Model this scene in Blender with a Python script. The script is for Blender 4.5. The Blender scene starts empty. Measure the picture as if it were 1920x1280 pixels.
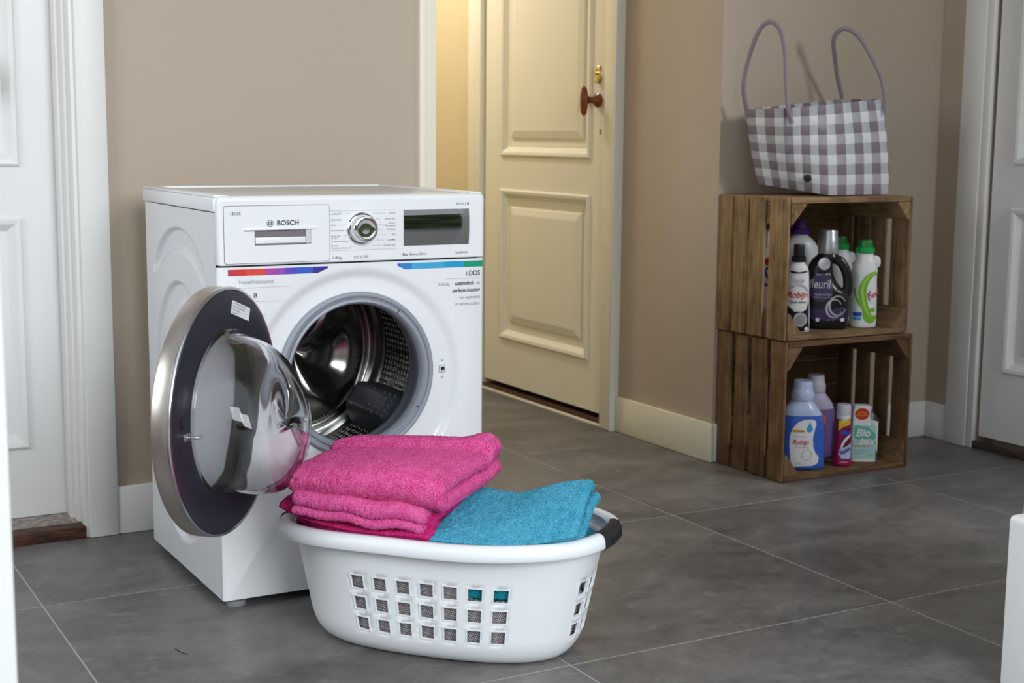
import bpy, bmesh, math, random
import numpy as np
from mathutils import Vector, Matrix

sc = bpy.context.scene
COL = sc.collection
random.seed(7)
rng = np.random.default_rng(11)
PI = math.pi

# ------------------------------------------------------------------ camera
cam_data = bpy.data.cameras.new('camera')
cam = bpy.data.objects.new('camera', cam_data)
COL.objects.link(cam)
cam_data.sensor_width = 36.0
cam_data.lens = 2703.46 * 36.0 / 1920.0
cam_data.clip_start = 0.05
R_ = Vector((0.874009, -0.485825, 0.00909)); U_ = Vector((0.060982, 0.128228, 0.989868)); W_ = Vector((0.482068, 0.864599, -0.141699))
cam.matrix_world = Matrix(((R_.x, U_.x, -W_.x, -0.87572), (R_.y, U_.y, -W_.y, -2.77163), (R_.z, U_.z, -W_.z, 0.97018), (0, 0, 0, 1)))
cam_data.dof.use_dof = True
cam_data.dof.focus_distance = 2.95
cam_data.dof.aperture_fstop = 6.0
sc.camera = cam

# ------------------------------------------------------------------ view and sky
sc.view_settings.view_transform = 'Standard'
sc.view_settings.look = 'None'
sc.view_settings.gamma = 1.0
sc.view_settings.use_curve_mapping = False
sc.view_settings.exposure = 0.0
world = bpy.data.worlds.new('overcast_sky')
sc.world = world
world.use_nodes = True
wn = world.node_tree.nodes; wl = world.node_tree.links
wn.clear()
w_out = wn.new('ShaderNodeOutputWorld'); w_bg = wn.new('ShaderNodeBackground')
w_tc = wn.new('ShaderNodeTexCoord'); w_sep = wn.new('ShaderNodeSeparateXYZ'); w_ramp = wn.new('ShaderNodeValToRGB')
wl.new(w_tc.outputs['Generated'], w_sep.inputs[0]); wl.new(w_sep.outputs['Z'], w_ramp.inputs[0])
w_ramp.color_ramp.elements[0].position = 0.0; w_ramp.color_ramp.elements[0].color = (0.86, 0.93, 1.0, 1)
w_ramp.color_ramp.elements[1].position = 0.8; w_ramp.color_ramp.elements[1].color = (0.80, 0.90, 1.0, 1)
wl.new(w_ramp.outputs[0], w_bg.inputs[0]); w_bg.inputs['Strength'].default_value = 1.15
wl.new(w_bg.outputs[0], w_out.inputs[0])


def area_light(name, loc, aim, sx, sy, power, color, spread=180):
    d = bpy.data.lights.new(name, 'AREA'); d.shape = 'RECTANGLE'; d.size = sx; d.size_y = sy
    d.energy = power; d.color = color; d.spread = math.radians(spread)
    o = bpy.data.objects.new(name, d); COL.objects.link(o); o.location = loc
    o.rotation_euler = (Vector(aim) - Vector(loc)).to_track_quat('-Z', 'Y').to_euler()
    return o


# daylight entering by the glazed garden side (behind the camera) and by the right-hand window
area_light('garden_daylight', (0.3, -7.0, 2.9), (0.3, 0.3, 0.8), 3.4, 2.4, 290, (0.93, 0.97, 1.0))
area_light('side_window_daylight', (2.85, -1.9, 2.05), (1.9, 0.5, 0.8), 0.5, 0.6, 38, (0.95, 0.97, 1.0))
area_light('left_fill_light', (-2.3, -0.35, 1.5), (0.6, 0.1, 0.6), 0.9, 1.2, 19, (0.95, 0.98, 1.0))  # added fill for the left-facing surfaces, no window known there
# warm lamp of the hallway
area_light('hallway_ceiling_lamp', (1.15, 2.45, 2.3), (1.5, 2.0, 0.6), 0.3, 0.3, 16, (1.0, 0.96, 0.88))


# ------------------------------------------------------------------ materials
MATS = {}


def new_mat(name):
    m = bpy.data.materials.new(name); m.use_nodes = True
    nt = m.node_tree; nt.nodes.clear()
    out = nt.nodes.new('ShaderNodeOutputMaterial'); b = nt.nodes.new('ShaderNodeBsdfPrincipled')
    nt.links.new(b.outputs[0], out.inputs[0])
    MATS[name] = m
    return m, nt, b


def srgb(r, g, b):
    f = lambda c: (c / 255 / 12.92) if c / 255 <= 0.04045 else ((c / 255 + 0.055) / 1.055) ** 2.4
    return (f(r), f(g), f(b), 1.0)


def plain(name, rgb, rough=0.5, metal=0.0, bump=None, coat=0.0, spec=0.5, trans=0.0, ior=1.45, sheen=0.0, alpha=1.0, var=None):
    """bump = (scale, strength, stretch), var = (scale, amount, stretch)"""
    m, nt, b = new_mat(name)
    c = srgb(*rgb)
    b.inputs['Base Color'].default_value = c; b.inputs['Roughness'].default_value = rough
    b.inputs['Metallic'].default_value = metal; b.inputs['Coat Weight'].default_value = coat
    b.inputs['Specular IOR Level'].default_value = spec; b.inputs['Transmission Weight'].default_value = trans
    b.inputs['IOR'].default_value = ior; b.inputs['Sheen Weight'].default_value = sheen
    b.inputs['Alpha'].default_value = alpha
    if bump or var:
        tc = nt.nodes.new('ShaderNodeTexCoord')
    if bump:
        mp = nt.nodes.new('ShaderNodeMapping'); mp.inputs['Scale'].default_value = bump[2]
        nz = nt.nodes.new('ShaderNodeTexNoise'); nz.inputs['Scale'].default_value = bump[0]; nz.inputs['Detail'].default_value = 4
        bp = nt.nodes.new('ShaderNodeBump'); bp.inputs['Strength'].default_value = bump[1]; bp.inputs['Distance'].default_value = 0.002
        nt.links.new(tc.outputs['Object'], mp.inputs[0]); nt.links.new(mp.outputs[0], nz.inputs['Vector'])
        nt.links.new(nz.outputs['Fac'], bp.inputs['Height']); nt.links.new(bp.outputs[0], b.inputs['Normal'])
    if var:
        mp = nt.nodes.new('ShaderNodeMapping'); mp.inputs['Scale'].default_value = var[2]
        nz = nt.nodes.new('ShaderNodeTexNoise'); nz.inputs['Scale'].default_value = var[0]; nz.inputs['Detail'].default_value = 5
        rp = nt.nodes.new('ShaderNodeValToRGB')
        lo = [x * (1 - var[1]) for x in c[:3]]; hi = [min(1, x * (1 + var[1])) for x in c[:3]]
        rp.color_ramp.elements[0].position = 0.3; rp.color_ramp.elements[0].color = (*lo, 1)
        rp.color_ramp.elements[1].position = 0.7; rp.color_ramp.elements[1].color = (*hi, 1)
        nt.links.new(tc.outputs['Object'], mp.inputs[0]); nt.links.new(mp.outputs[0], nz.inputs['Vector'])
        nt.links.new(nz.outputs['Fac'], rp.inputs[0]); nt.links.new(rp.outputs[0], b.inputs['Base Color'])
    return m


I3 = (1, 1, 1)
plain('wall_taupe', (186, 171, 154), 0.75, bump=(90, 0.06, I3))
plain('wall_hall', (222, 206, 168), 0.75, bump=(90, 0.06, I3))  # wall paint made lighter and yellower, hallway lamp light put into the colour
plain('ceiling_white', (225, 224, 220), 0.8)
plain('door_white', (228, 228, 228), 0.38, bump=(14, 0.10, (6, 6, 0.5)))
plain('door_cream', (238, 233, 214), 0.36, bump=(14, 0.10, (6, 6, 0.5)))
plain('trim_white', (230, 230, 228), 0.4, bump=(30, 0.08, (3, 3, 0.6)))
plain('trim_cream', (238, 233, 214), 0.4, bump=(30, 0.08, (3, 3, 0.6)))
plain('grout', (168, 164, 158), 0.8)
plain('paving', (150, 146, 142), 0.8, var=(6, 0.25, (1, 6, 1)))
plain('leaf_green', (98, 114, 74), 0.7, var=(3, 0.6, I3))
plain('dark_void', (14, 13, 13), 0.9)
plain('worn_threshold', (78, 48, 36), 0.55, bump=(60, 0.5, (0.4, 3, 3)), var=(35, 0.7, (0.6, 3, 3)))
plain('dark_threshold', (74, 60, 48), 0.7, bump=(60, 0.5, (3, 0.4, 3)), var=(35, 0.6, (3, 0.6, 3)))
plain('worn_paint', (150, 140, 134), 0.6, var=(60, 0.5, I3))
plain('enamel', (238, 240, 243), 0.22, coat=0.25)
plain('enamel_side', (226, 228, 232), 0.27)
plain('plastic_white', (238, 240, 243), 0.2)
plain('plastic_basket', (238, 241, 244), 0.33)
plain('lid_top', (206, 206, 204), 0.22)
plain('gap_grey', (118, 112, 116), 0.6)
plain('pocket_grey', (206, 208, 215), 0.4)
plain('print_grey', (150, 152, 158), 0.6)
plain('print_mid', (88, 90, 96), 0.6)
plain('print_dark', (30, 32, 38), 0.55)
plain('chrome', (225, 225, 228), 0.06, metal=1.0)
plain('chrome_satin', (205, 205, 210), 0.22, metal=1.0)
plain('steel_rim', (196, 190, 184), 0.33, metal=0.9, bump=(40, 0.03, (1, 1, 20)))
plain('drum_steel', (178, 176, 172), 0.19, metal=1.0)
plain('navy_plate', (36, 36, 48), 0.42)
plain('rubber_grey', (150, 156, 166), 0.42)
plain('rubber_dark', (104, 108, 118), 0.45)
plain('paddle_grey', (74, 78, 86), 0.4)
plain('display_black', (10, 11, 13), 0.03, spec=0.9, coat=1.0, ior=2.0)
plain('cover_light', (214, 216, 220), 0.3)
plain('label_paper', (236, 237, 240), 0.5)
plain('foot_grey', (150, 152, 158), 0.5)
plain('grip_black', (34, 34, 36), 0.5, bump=(400, 0.3, I3))
plain('knob_wood', (128, 62, 36), 0.25, var=(30, 0.35, (4, 4, 1)))
plain('brass', (222, 200, 140), 0.18, metal=1.0)
plain('hinge_metal', (205, 203, 200), 0.35, metal=0.4)
plain('bag_white', (232, 236, 240), 0.4)
plain('bag_light', (190, 193, 199), 0.4)
plain('bag_mid', (178, 175, 184), 0.4)
plain('bag_dark', (134, 123, 132), 0.4)
plain('bag_handle', (150, 138, 146), 0.5, bump=(120, 0.3, I3))
plain('bag_stud', (48, 46, 46), 0.5)
plain('bottle_white', (236, 238, 240), 0.3)
plain('bottle_black', (28, 26, 32), 0.24)
plain('cap_black', (22, 21, 24), 0.3)
plain('cap_silver', (186, 188, 192), 0.32, metal=0.75)
plain('cap_purple', (86, 40, 150), 0.3)
plain('cap_green', (20, 128, 56), 0.3)
plain('cap_green_light', (30, 170, 78), 0.3)
plain('cap_white', (235, 236, 240), 0.35)
plain('red_print', (205, 42, 42), 0.45)
plain('blue_print', (40, 84, 190), 0.45)
plain('lightblue_print', (70, 165, 222), 0.45)
plain('green_print', (122, 186, 50), 0.45)
plain('lime_print', (176, 214, 96), 0.45)
plain('deepgreen_print', (18, 110, 62), 0.45)
plain('silver_print', (205, 206, 212), 0.3, metal=0.5)
plain('violet_print', (70, 54, 96), 0.4)
plain('orange_print', (240, 120, 50), 0.45)
plain('yellow_print', (244, 218, 60), 0.45)
plain('amber_print', (226, 170, 50), 0.45)
plain('mint_print', (176, 220, 214), 0.45)
plain('mintdark_print', (110, 186, 176), 0.45)
plain('navy_print', (38, 40, 120), 0.45)
plain('magenta_plastic', (158, 22, 82), 0.3, coat=0.2)
plain('magenta_dark', (108, 12, 60), 0.35)
plain('liquid_blue', (58, 104, 205), 0.22, coat=0.3)
plain('liquid_violet', (134, 108, 168), 0.25, coat=0.2)
plain('milky_blue', (186, 200, 234), 0.25)
plain('milky_violet', (196, 192, 220), 0.25)
plain('milky_clear', (206, 204, 216), 0.22)
plain('thread_black', (20, 20, 22), 0.8)
for nm, rgb in [('bar_crimson', (190, 48, 78)), ('bar_red', (208, 52, 52)), ('bar_vermilion', (224, 70, 52)), ('bar_magenta', (172, 66, 160)), ('bar_purple', (150, 72, 175)),
                ('bar_indigo', (92, 70, 185)), ('bar_blue', (44, 92, 196)), ('bar_navy', (56, 40, 145)), ('bar_azure', (44, 128, 208)), ('bar_sky', (62, 168, 218)),
                ('bar_cyan', (28, 156, 208)), ('bar_green', (10, 150, 112))]:
    plain(nm, rgb, 0.4)


def floor_mat():
    m, nt, b = new_mat('tile_stone')
    N = nt.nodes.new; L = nt.links.new
    tc = N('ShaderNodeTexCoord'); oi = N('ShaderNodeObjectInfo')
    add = N('ShaderNodeVectorMath'); add.operation = 'ADD'
    sc3 = N('ShaderNodeVectorMath'); sc3.operation = 'SCALE'; sc3.inputs['Scale'].default_value = 17.0
    cmb = N('ShaderNodeCombineXYZ')
    L(oi.outputs['Random'], cmb.inputs[0]); L(oi.outputs['Random'], cmb.inputs[1]); L(cmb.outputs[0], sc3.inputs[0])
    L(tc.outputs['Object'], add.inputs[0]); L(sc3.outputs[0], add.inputs[1])
    n1 = N('ShaderNodeTexNoise'); n1.inputs['Scale'].default_value = 3.2; n1.inputs['Detail'].default_value = 7; n1.inputs['Roughness'].default_value = 0.62; n1.inputs['Distortion'].default_value = 0.6
    mp = N('ShaderNodeMapping'); mp.inputs['Scale'].default_value = (1, 1.5, 1); mp.inputs['Rotation'].default_value = (0, 0, 0.15)
    L(add.outputs[0], mp.inputs[0]); L(mp.outputs[0], n1.inputs['Vector'])
    n2 = N('ShaderNodeTexNoise'); n2.inputs['Scale'].default_value = 38; n2.inputs['Detail'].default_value = 6; n2.inputs['Roughness'].default_value = 0.7
    L(add.outputs[0], n2.inputs['Vector'])
    mx = N('ShaderNodeMix'); mx.data_type = 'FLOAT'; mx.inputs[0].default_value = 0.33
    L(n1.outputs['Fac'], mx.inputs[2]); L(n2.outputs['Fac'], mx.inputs[3])
    rp = N('ShaderNodeValToRGB'); e = rp.color_ramp.elements
    e[0].position = 0.33; e[0].color = srgb(74, 72, 72)
    e[1].position = 0.68; e[1].color = srgb(132, 128, 126)
    L(mx.outputs[0], rp.inputs[0])
    # pale scuffs: thin worn flecks
    n3 = N('ShaderNodeTexNoise'); n3.inputs['Scale'].default_value = 9; n3.inputs['Detail'].default_value = 8; n3.inputs['Roughness'].default_value = 0.8
    L(mp.outputs[0], n3.inputs['Vector'])
    r3 = N('ShaderNodeValToRGB'); r3.color_ramp.elements[0].position = 0.56; r3.color_ramp.elements[0].color = (0, 0, 0, 1)
    r3.color_ramp.elements[1].position = 0.80; r3.color_ramp.elements[1].color = (0.8, 0.8, 0.8, 1)
    L(n3.outputs['Fac'], r3.inputs[0])
    mc = N('ShaderNodeMix'); mc.data_type = 'RGBA'
    L(r3.outputs[0], mc.inputs[0]); L(rp.outputs[0], mc.inputs[6]); mc.inputs[7].default_value = srgb(158, 155, 152)
    L(mc.outputs[2], b.inputs['Base Color'])
    rr = N('ShaderNodeMapRange'); rr.inputs[3].default_value = 0.30; rr.inputs[4].default_value = 0.50
    L(n2.outputs['Fac'], rr.inputs[0]); L(rr.outputs[0], b.inputs['Roughness'])
    bp = N('ShaderNodeBump'); bp.inputs['Strength'].default_value = 0.09; bp.inputs['Distance'].default_value = 0.002
    L(n2.outputs['Fac'], bp.inputs['Height']); L(bp.outputs[0], b.inputs['Normal'])
    b.inputs['Specular IOR Level'].default_value = 0.45


floor_mat()


def wood_mat(name, axis, dark, light):
    m, nt, b = new_mat(name)
    N = nt.nodes.new; L = nt.links.new
    tc = N('ShaderNodeTexCoord'); oi = N('ShaderNodeObjectInfo')
    add = N('ShaderNodeVectorMath'); add.operation = 'ADD'
    sc3 = N('ShaderNodeVectorMath'); sc3.operation = 'SCALE'; sc3.inputs['Scale'].default_value = 9.0
    cmb = N('ShaderNodeCombineXYZ')
    for k in range(3): L(oi.outputs['Random'], cmb.inputs[k])
    L(cmb.outputs[0], sc3.inputs[0]); L(tc.outputs['Object'], add.inputs[0]); L(sc3.outputs[0], add.inputs[1])
    mp = N('ShaderNodeMapping'); s = [22, 22, 22]; s[axis] = 1.6; mp.inputs['Scale'].default_value = s
    L(add.outputs[0], mp.inputs[0])
    n1 = N('ShaderNodeTexNoise'); n1.inputs['Scale'].default_value = 3.0; n1.inputs['Detail'].default_value = 8; n1.inputs['Roughness'].default_value = 0.65; n1.inputs['Distortion'].default_value = 0.9
    L(mp.outputs[0], n1.inputs['Vector'])
    n2 = N('ShaderNodeTexNoise'); n2.inputs['Scale'].default_value = 12; n2.inputs['Detail'].default_value = 4
    L(add.outputs[0], n2.inputs['Vector'])
    rp = N('ShaderNodeValToRGB'); e = rp.color_ramp.elements
    e[0].position = 0.28; e[0].color = srgb(*dark); e[1].position = 0.72; e[1].color = srgb(*light)
    L(n1.outputs['Fac'], rp.inputs[0])
    r2 = N('ShaderNodeValToRGB'); r2.color_ramp.elements[0].position = 0.30; r2.color_ramp.elements[0].color = (0.45, 0.42, 0.40, 1)
    r2.color_ramp.elements[1].position = 0.55; r2.color_ramp.elements[1].color = (1, 1, 1, 1)
    L(n2.outputs['Fac'], r2.inputs[0])
    mu = N('ShaderNodeMix'); mu.data_type = 'RGBA'; mu.blend_type = 'MULTIPLY'; mu.inputs[0].default_value = 0.7
    L(rp.outputs[0], mu.inputs[6]); L(r2.outputs[0], mu.inputs[7])
    hs = N('ShaderNodeHueSaturation'); vr = N('ShaderNodeMapRange'); vr.inputs[3].default_value = 0.78; vr.inputs[4].default_value = 1.2
    L(oi.outputs['Random'], vr.inputs[0]); L(vr.outputs[0], hs.inputs['Value']); L(mu.outputs[2], hs.inputs['Color'])
    L(hs.outputs[0], b.inputs['Base Color']); b.inputs['Roughness'].default_value = 0.72; b.inputs['Specular IOR Level'].default_value = 0.3
    bp = N('ShaderNodeBump'); bp.inputs['Strength'].default_value = 0.35; bp.inputs['Distance'].default_value = 0.002
    L(n1.outputs['Fac'], bp.inputs['Height']); L(bp.outputs[0], b.inputs['Normal'])


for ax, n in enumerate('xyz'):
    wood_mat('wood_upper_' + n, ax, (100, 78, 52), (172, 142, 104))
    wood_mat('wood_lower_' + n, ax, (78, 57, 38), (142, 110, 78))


def terry_mat(name, lo, hi):
    m, nt, b = new_mat(name)
    N = nt.nodes.new; L = nt.links.new
    tc = N('ShaderNodeTexCoord'); n1 = N('ShaderNodeTexNoise'); n1.inputs['Scale'].default_value = 430; n1.inputs['Detail'].default_value = 3
    n2 = N('ShaderNodeTexNoise'); n2.inputs['Scale'].default_value = 45; n2.inputs['Detail'].default_value = 4
    L(tc.outputs['Object'], n1.inputs['Vector']); L(tc.outputs['Object'], n2.inputs['Vector'])
    mx = N('ShaderNodeMix'); mx.data_type = 'FLOAT'; mx.inputs[0].default_value = 0.22
    L(n1.outputs['Fac'], mx.inputs[2]); L(n2.outputs['Fac'], mx.inputs[3])
    rp = N('ShaderNodeValToRGB'); rp.color_ramp.elements[0].position = 0.40; rp.color_ramp.elements[0].color = srgb(*lo)
    rp.color_ramp.elements[1].position = 0.61; rp.color_ramp.elements[1].color = srgb(*hi)
    L(mx.outputs[0], rp.inputs[0]); L(rp.outputs[0], b.inputs['Base Color'])
    b.inputs['Roughness'].default_value = 0.95; b.inputs['Specular IOR Level'].default_value = 0.1
    b.inputs['Sheen Weight'].default_value = 0.35; b.inputs['Sheen Roughness'].default_value = 0.5
    b.inputs['Sheen Tint'].default_value = srgb(*hi)
    bp = N('ShaderNodeBump'); bp.inputs['Strength'].default_value = 0.8; bp.inputs['Distance'].default_value = 0.0025
    L(n1.outputs['Fac'], bp.inputs['Height']); L(bp.outputs[0], b.inputs['Normal'])


terry_mat('terry_pink', (202, 50, 120), (240, 114, 174))
terry_mat('terry_lightpink', (204, 62, 132), (236, 116, 176))
terry_mat('terry_magenta', (176, 20, 92), (222, 62, 138))
terry_mat('terry_turquoise', (42, 140, 176), (104, 190, 216))
terry_mat('terry_teal', (0, 110, 128), (40, 150, 164))


def weave_mat():
    m, nt, b = new_mat('grey_weave')
    N = nt.nodes.new; L = nt.links.new
    tc = N('ShaderNodeTexCoord'); mp = N('ShaderNodeMapping'); mp.inputs['Rotation'].default_value = (0.2, 0.3, 0.83); mp.inputs['Scale'].default_value = (1, 1, 1)
    L(tc.outputs['Object'], mp.inputs[0])
    w1 = N('ShaderNodeTexWave'); w1.inputs['Scale'].default_value = 92; w1.inputs['Distortion'].default_value = 1.5; w1.bands_direction = 'X'
    w2 = N('ShaderNodeTexWave'); w2.inputs['Scale'].default_value = 92; w2.inputs['Distortion'].default_value = 1.5; w2.bands_direction = 'Z'
    L(mp.outputs[0], w1.inputs['Vector']); L(mp.outputs[0], w2.inputs['Vector'])
    mu = N('ShaderNodeMath'); mu.operation = 'MULTIPLY'; L(w1.outputs['Fac'], mu.inputs[0]); L(w2.outputs['Fac'], mu.inputs[1])
    rp = N('ShaderNodeValToRGB'); rp.color_ramp.elements[0].color = srgb(92, 86, 90); rp.color_ramp.elements[1].position = 0.6; rp.color_ramp.elements[1].color = srgb(214, 208, 210)
    L(mu.outputs[0], rp.inputs[0]); L(rp.outputs[0], b.inputs['Base Color']); b.inputs['Roughness'].default_value = 0.9
    bp = N('ShaderNodeBump'); bp.inputs['Strength'].default_value = 0.5; bp.inputs['Distance'].default_value = 0.002
    L(mu.outputs[0], bp.inputs['Height']); L(bp.outputs[0], b.inputs['Normal'])


weave_mat()


def perforated_mat():
    m, nt, b = new_mat('drum_perforated')
    N = nt.nodes.new; L = nt.links.new
    uv = N('ShaderNodeUVMap'); mp = N('ShaderNodeMapping'); mp.inputs['Scale'].default_value = (108, 22, 1)
    L(uv.outputs[0], mp.inputs[0])
    v = N('ShaderNodeTexVoronoi'); v.inputs['Scale'].default_value = 1.0; v.inputs['Randomness'].default_value = 0.12
    v.voronoi_dimensions = '2D'
    L(mp.outputs[0], v.inputs['Vector'])
    rp = N('ShaderNodeValToRGB'); rp.color_ramp.elements[0].position = 0.22; rp.color_ramp.elements[0].color = (0, 0, 0, 1)
    rp.color_ramp.elements[1].position = 0.30; rp.color_ramp.elements[1].color = (1, 1, 1, 1)
    L(v.outputs['Distance'], rp.inputs[0])
    mc = N('ShaderNodeMix'); mc.data_type = 'RGBA'; L(rp.outputs[0], mc.inputs[0])
    mc.inputs[6].default_value = srgb(240, 238, 234); mc.inputs[7].default_value = srgb(112, 108, 106)  # pale dots put the glint of the hole rims into the colour
    L(mc.outputs[2], b.inputs['Base Color']); L(rp.outputs[0], b.inputs['Metallic']); b.inputs['Roughness'].default_value = 0.2
    bp = N('ShaderNodeBump'); bp.inputs['Strength'].default_value = 1.0; bp.inputs['Distance'].default_value = 0.003
    L(v.outputs['Distance'], bp.inputs['Height']); L(bp.outputs[0], b.inputs['Normal'])


perforated_mat()


def glass_mat(name, rgb, ior=1.46, rough=0.0):
    m, nt, b = new_mat(name)
    b.inputs['Base Color'].default_value = srgb(*rgb); b.inputs['Roughness'].default_value = rough
    b.inputs['Transmission Weight'].default_value = 1.0; b.inputs['IOR'].default_value = ior


glass_mat('bowl_glass', (250, 251, 252))

# ------------------------------------------------------------------ object helpers
WLOC = {}


def link(o, parent=None, loc=(0, 0, 0)):
    COL.objects.link(o)
    WLOC[o.name] = Vector(loc)
    if parent is not None:
        o.parent = parent
        o.location = Vector(loc) - WLOC[parent.name]
    else:
        o.location = loc
    return o


def mesh(name, verts, faces, mats, parent=None, smooth=False, midx=None, uv=None, auto=None, origin=None):
    V = np.asarray(verts, float).reshape(-1, 3)
    lo, hi = V.min(0), V.max(0)
    c = (lo + hi) / 2
    if origin is not None: c = np.array(origin, float)
    elif parent is None: c[2] = lo[2]
    me = bpy.data.meshes.new(name)
    me.from_pydata((V - c).tolist(), [], [list(f) for f in faces])
    for mm in (mats if isinstance(mats, (list, tuple)) else [mats]):
        me.materials.append(MATS[mm])
    if midx is not None:
        me.polygons.foreach_set('material_index', list(midx))
    if uv is not None:
        l = me.uv_layers.new(name='UVMap')
        uvs = np.asarray(uv, float)
        li = np.zeros(len(me.loops), int); me.loops.foreach_get('vertex_index', li)
        l.data.foreach_set('uv', uvs[li].ravel())
    me.update()
    bm = bmesh.new(); bm.from_mesh(me); bmesh.ops.recalc_face_normals(bm, faces=bm.faces); bm.to_mesh(me); bm.free()
    if smooth:
        me.polygons.foreach_set('use_smooth', [True] * len(me.polygons))
        me.set_sharp_from_angle(angle=math.radians(auto if auto else 42))
    o = bpy.data.objects.new(name, me)
    return link(o, parent, tuple(c))


def empty(name, loc):
    o = bpy.data.objects.new(name, None); o.empty_display_size = 0.05
    return link(o, None, loc)


def tag(o, label=None, cat=None, group=None, kind=None):
    if label: o['label'] = label
    if cat: o['category'] = cat
    if group: o['group'] = group
    if kind: o['kind'] = kind
    return o


def thing(name, loc, label, cat, group=None):
    return tag(empty(name, loc), label, cat, group)


BOXC = {}


def box_geo(dx, dy, dz, bev=0.0, seg=1):
    k = (round(dx, 5), round(dy, 5), round(dz, 5), bev, seg)
    if k in BOXC: return BOXC[k]
    bm = bmesh.new(); bmesh.ops.create_cube(bm, size=1.0)
    bmesh.ops.scale(bm, vec=(dx, dy, dz), verts=bm.verts)
    if bev > 0:
        bmesh.ops.bevel(bm, geom=list(bm.edges), offset=bev, segments=seg, affect='EDGES', profile=0.5)
    bm.verts.ensure_lookup_table()
    V = np.array([v.co[:] for v in bm.verts]); F = [[v.index for v in f.verts] for f in bm.faces]
    bm.free(); BOXC[k] = (V, F)
    return V, F


class MB:
    def __init__(s): s.v = []; s.f = []; s.m = []; s.n = 0
    def add(s, V, F, m=0):
        V = np.asarray(V, float).reshape(-1, 3)
        s.v.append(V); s.f += [[i + s.n for i in f] for f in F]; s.m += [m] * len(F); s.n += len(V); return s
    def box(s, x0, x1, y0, y1, z0, z1, bev=0.0, seg=1, m=0):
        V, F = box_geo(x1 - x0, y1 - y0, z1 - z0, bev, seg)
        return s.add(V + np.array([(x0 + x1) / 2, (y0 + y1) / 2, (z0 + z1) / 2]), F, m)
    def build(s, name, mats, parent=None, smooth=False, **k):
        return mesh(name, np.concatenate(s.v), s.f, mats, parent, smooth, midx=s.m, **k)


def box(name, x0, x1, y0, y1, z0, z1, mat, parent=None, bev=0.002, seg=2, smooth=True):
    return MB().box(x0, x1, y0, y1, z0, z1, bev, seg).build(name, mat, parent, smooth)


def struct(o, label=None):
    o['kind'] = 'structure'
    if label: o['label'] = label
    return o


def grid_faces(nu, nv, closed_u=False, closed_v=False, off=0):
    """verts index i*nv+j"""
    F = []
    for i in range(nu if closed_u else nu - 1):
        i2 = (i + 1) % nu
        for j in range(nv if closed_v else nv - 1):
            j2 = (j + 1) % nv
            F.append((off + i * nv + j, off + i2 * nv + j, off + i2 * nv + j2, off + i * nv + j2))
    return F


def lathe(profile, n=64, fr=None, cap0=False, cap1=False):
    """profile (r, h); fr(r cos, r sin, h) -> xyz ; default about z"""
    V = []
    for r, h in profile:
        for k in range(n):
            a = 2 * PI * k / n
            V.append((r * math.cos(a), r * math.sin(a), h))
    F = grid_faces(len(profile), n, closed_v=True)
    if cap0: F.append(list(range(n)))
    if cap1: F.append(list(range((len(profile) - 1) * n, len(profile) * n)))
    V = np.array(V)
    if fr is not None: V = fr(V)
    return V, F


def catmull(P, n=8):
    P = np.asarray(P, float)
    Q = np.vstack([2 * P[0] - P[1], P, 2 * P[-1] - P[-2]])
    out = []
    for i in range(1, len(Q) - 2):
        for t in np.linspace(0, 1, n, endpoint=False):
            a, b, c, d = Q[i - 1:i + 3]
            out.append(0.5 * (2 * b + (c - a) * t + (2 * a - 5 * b + 4 * c - d) * t * t + (3 * b - a - 3 * c + d) * t ** 3))
    out.append(P[-1])
    return np.array(out)


def resample(P, step):
    P = np.asarray(P, float); d = np.r_[0, np.cumsum(np.linalg.norm(np.diff(P, axis=0), axis=1))]
    n = max(2, int(round(d[-1] / step)) + 1); s = np.linspace(0, d[-1], n)
    return np.stack([np.interp(s, d, P[:, k]) for k in range(P.shape[1])], 1)


def tube(P, r, n=12, flat=1.0, twist=0.0, up=(0, 0, 1), cap=True):
    P = np.asarray(P, float); m = len(P)
    T = np.gradient(P, axis=0); T /= np.linalg.norm(T, axis=1)[:, None]
    N = np.array(up, float); V = []
    for i in range(m):
        N = N - T[i] * (N @ T[i]); N /= np.linalg.norm(N); B = np.cross(T[i], N)
        rr = r[i] if hasattr(r, '__len__') else r
        for k in range(n):
            a = 2 * PI * k / n
            V.append(P[i] + rr * (math.cos(a) * N + flat * math.sin(a) * B))
    F = grid_faces(m, n, closed_v=True)
    if cap: F += [list(range(n)), list(range((m - 1) * n, m * n))]
    return np.array(V), F


def rounded_rect(x0, x1, z0, z1, r, n=6):
    P = []
    for cx, cz, a0 in ((x1 - r, z1 - r, 0), (x0 + r, z1 - r, 90), (x0 + r, z0 + r, 180), (x1 - r, z0 + r, 270)):
        for k in range(n + 1):
            a = math.radians(a0 + 90 * k / n); P.append((cx + r * math.cos(a), cz + r * math.sin(a)))
    return np.array(P)


def plate(outline, y0, y1, bev=0.0, nb=3):
    """outline (x,z) closed, back at y0, front (towards -y) at y1<y0, rounded front edge"""
    O = np.asarray(outline, float); n = len(O)
    d = np.roll(O, -1, 0) - np.roll(O, 1, 0); d /= np.maximum(np.linalg.norm(d, axis=1), 1e-9)[:, None]
    nr = np.stack([d[:, 1], -d[:, 0]], 1)
    if ((O - O.mean(0)) * nr).sum() < 0: nr = -nr
    rings = [(0, y0)]
    if bev > 0:
        for k in range(nb + 1):
            a = PI / 2 * k / nb; rings.append((bev * (1 - math.cos(a)), y1 + bev * (1 - math.sin(a))))
    else: rings.append((0, y1))
    rings.append((rings[-1][0] + 0.0006, y1))
    V = []
    for ins, y in rings:
        Q = O - nr * ins
        V += [(q[0], y, q[1]) for q in Q]
    F = grid_faces(len(rings), n, closed_v=True)
    F.append(list(range(n))); F.append(list(range((len(rings) - 1) * n, len(rings) * n)))
    return np.array(V), F


TXT = {}


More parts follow.
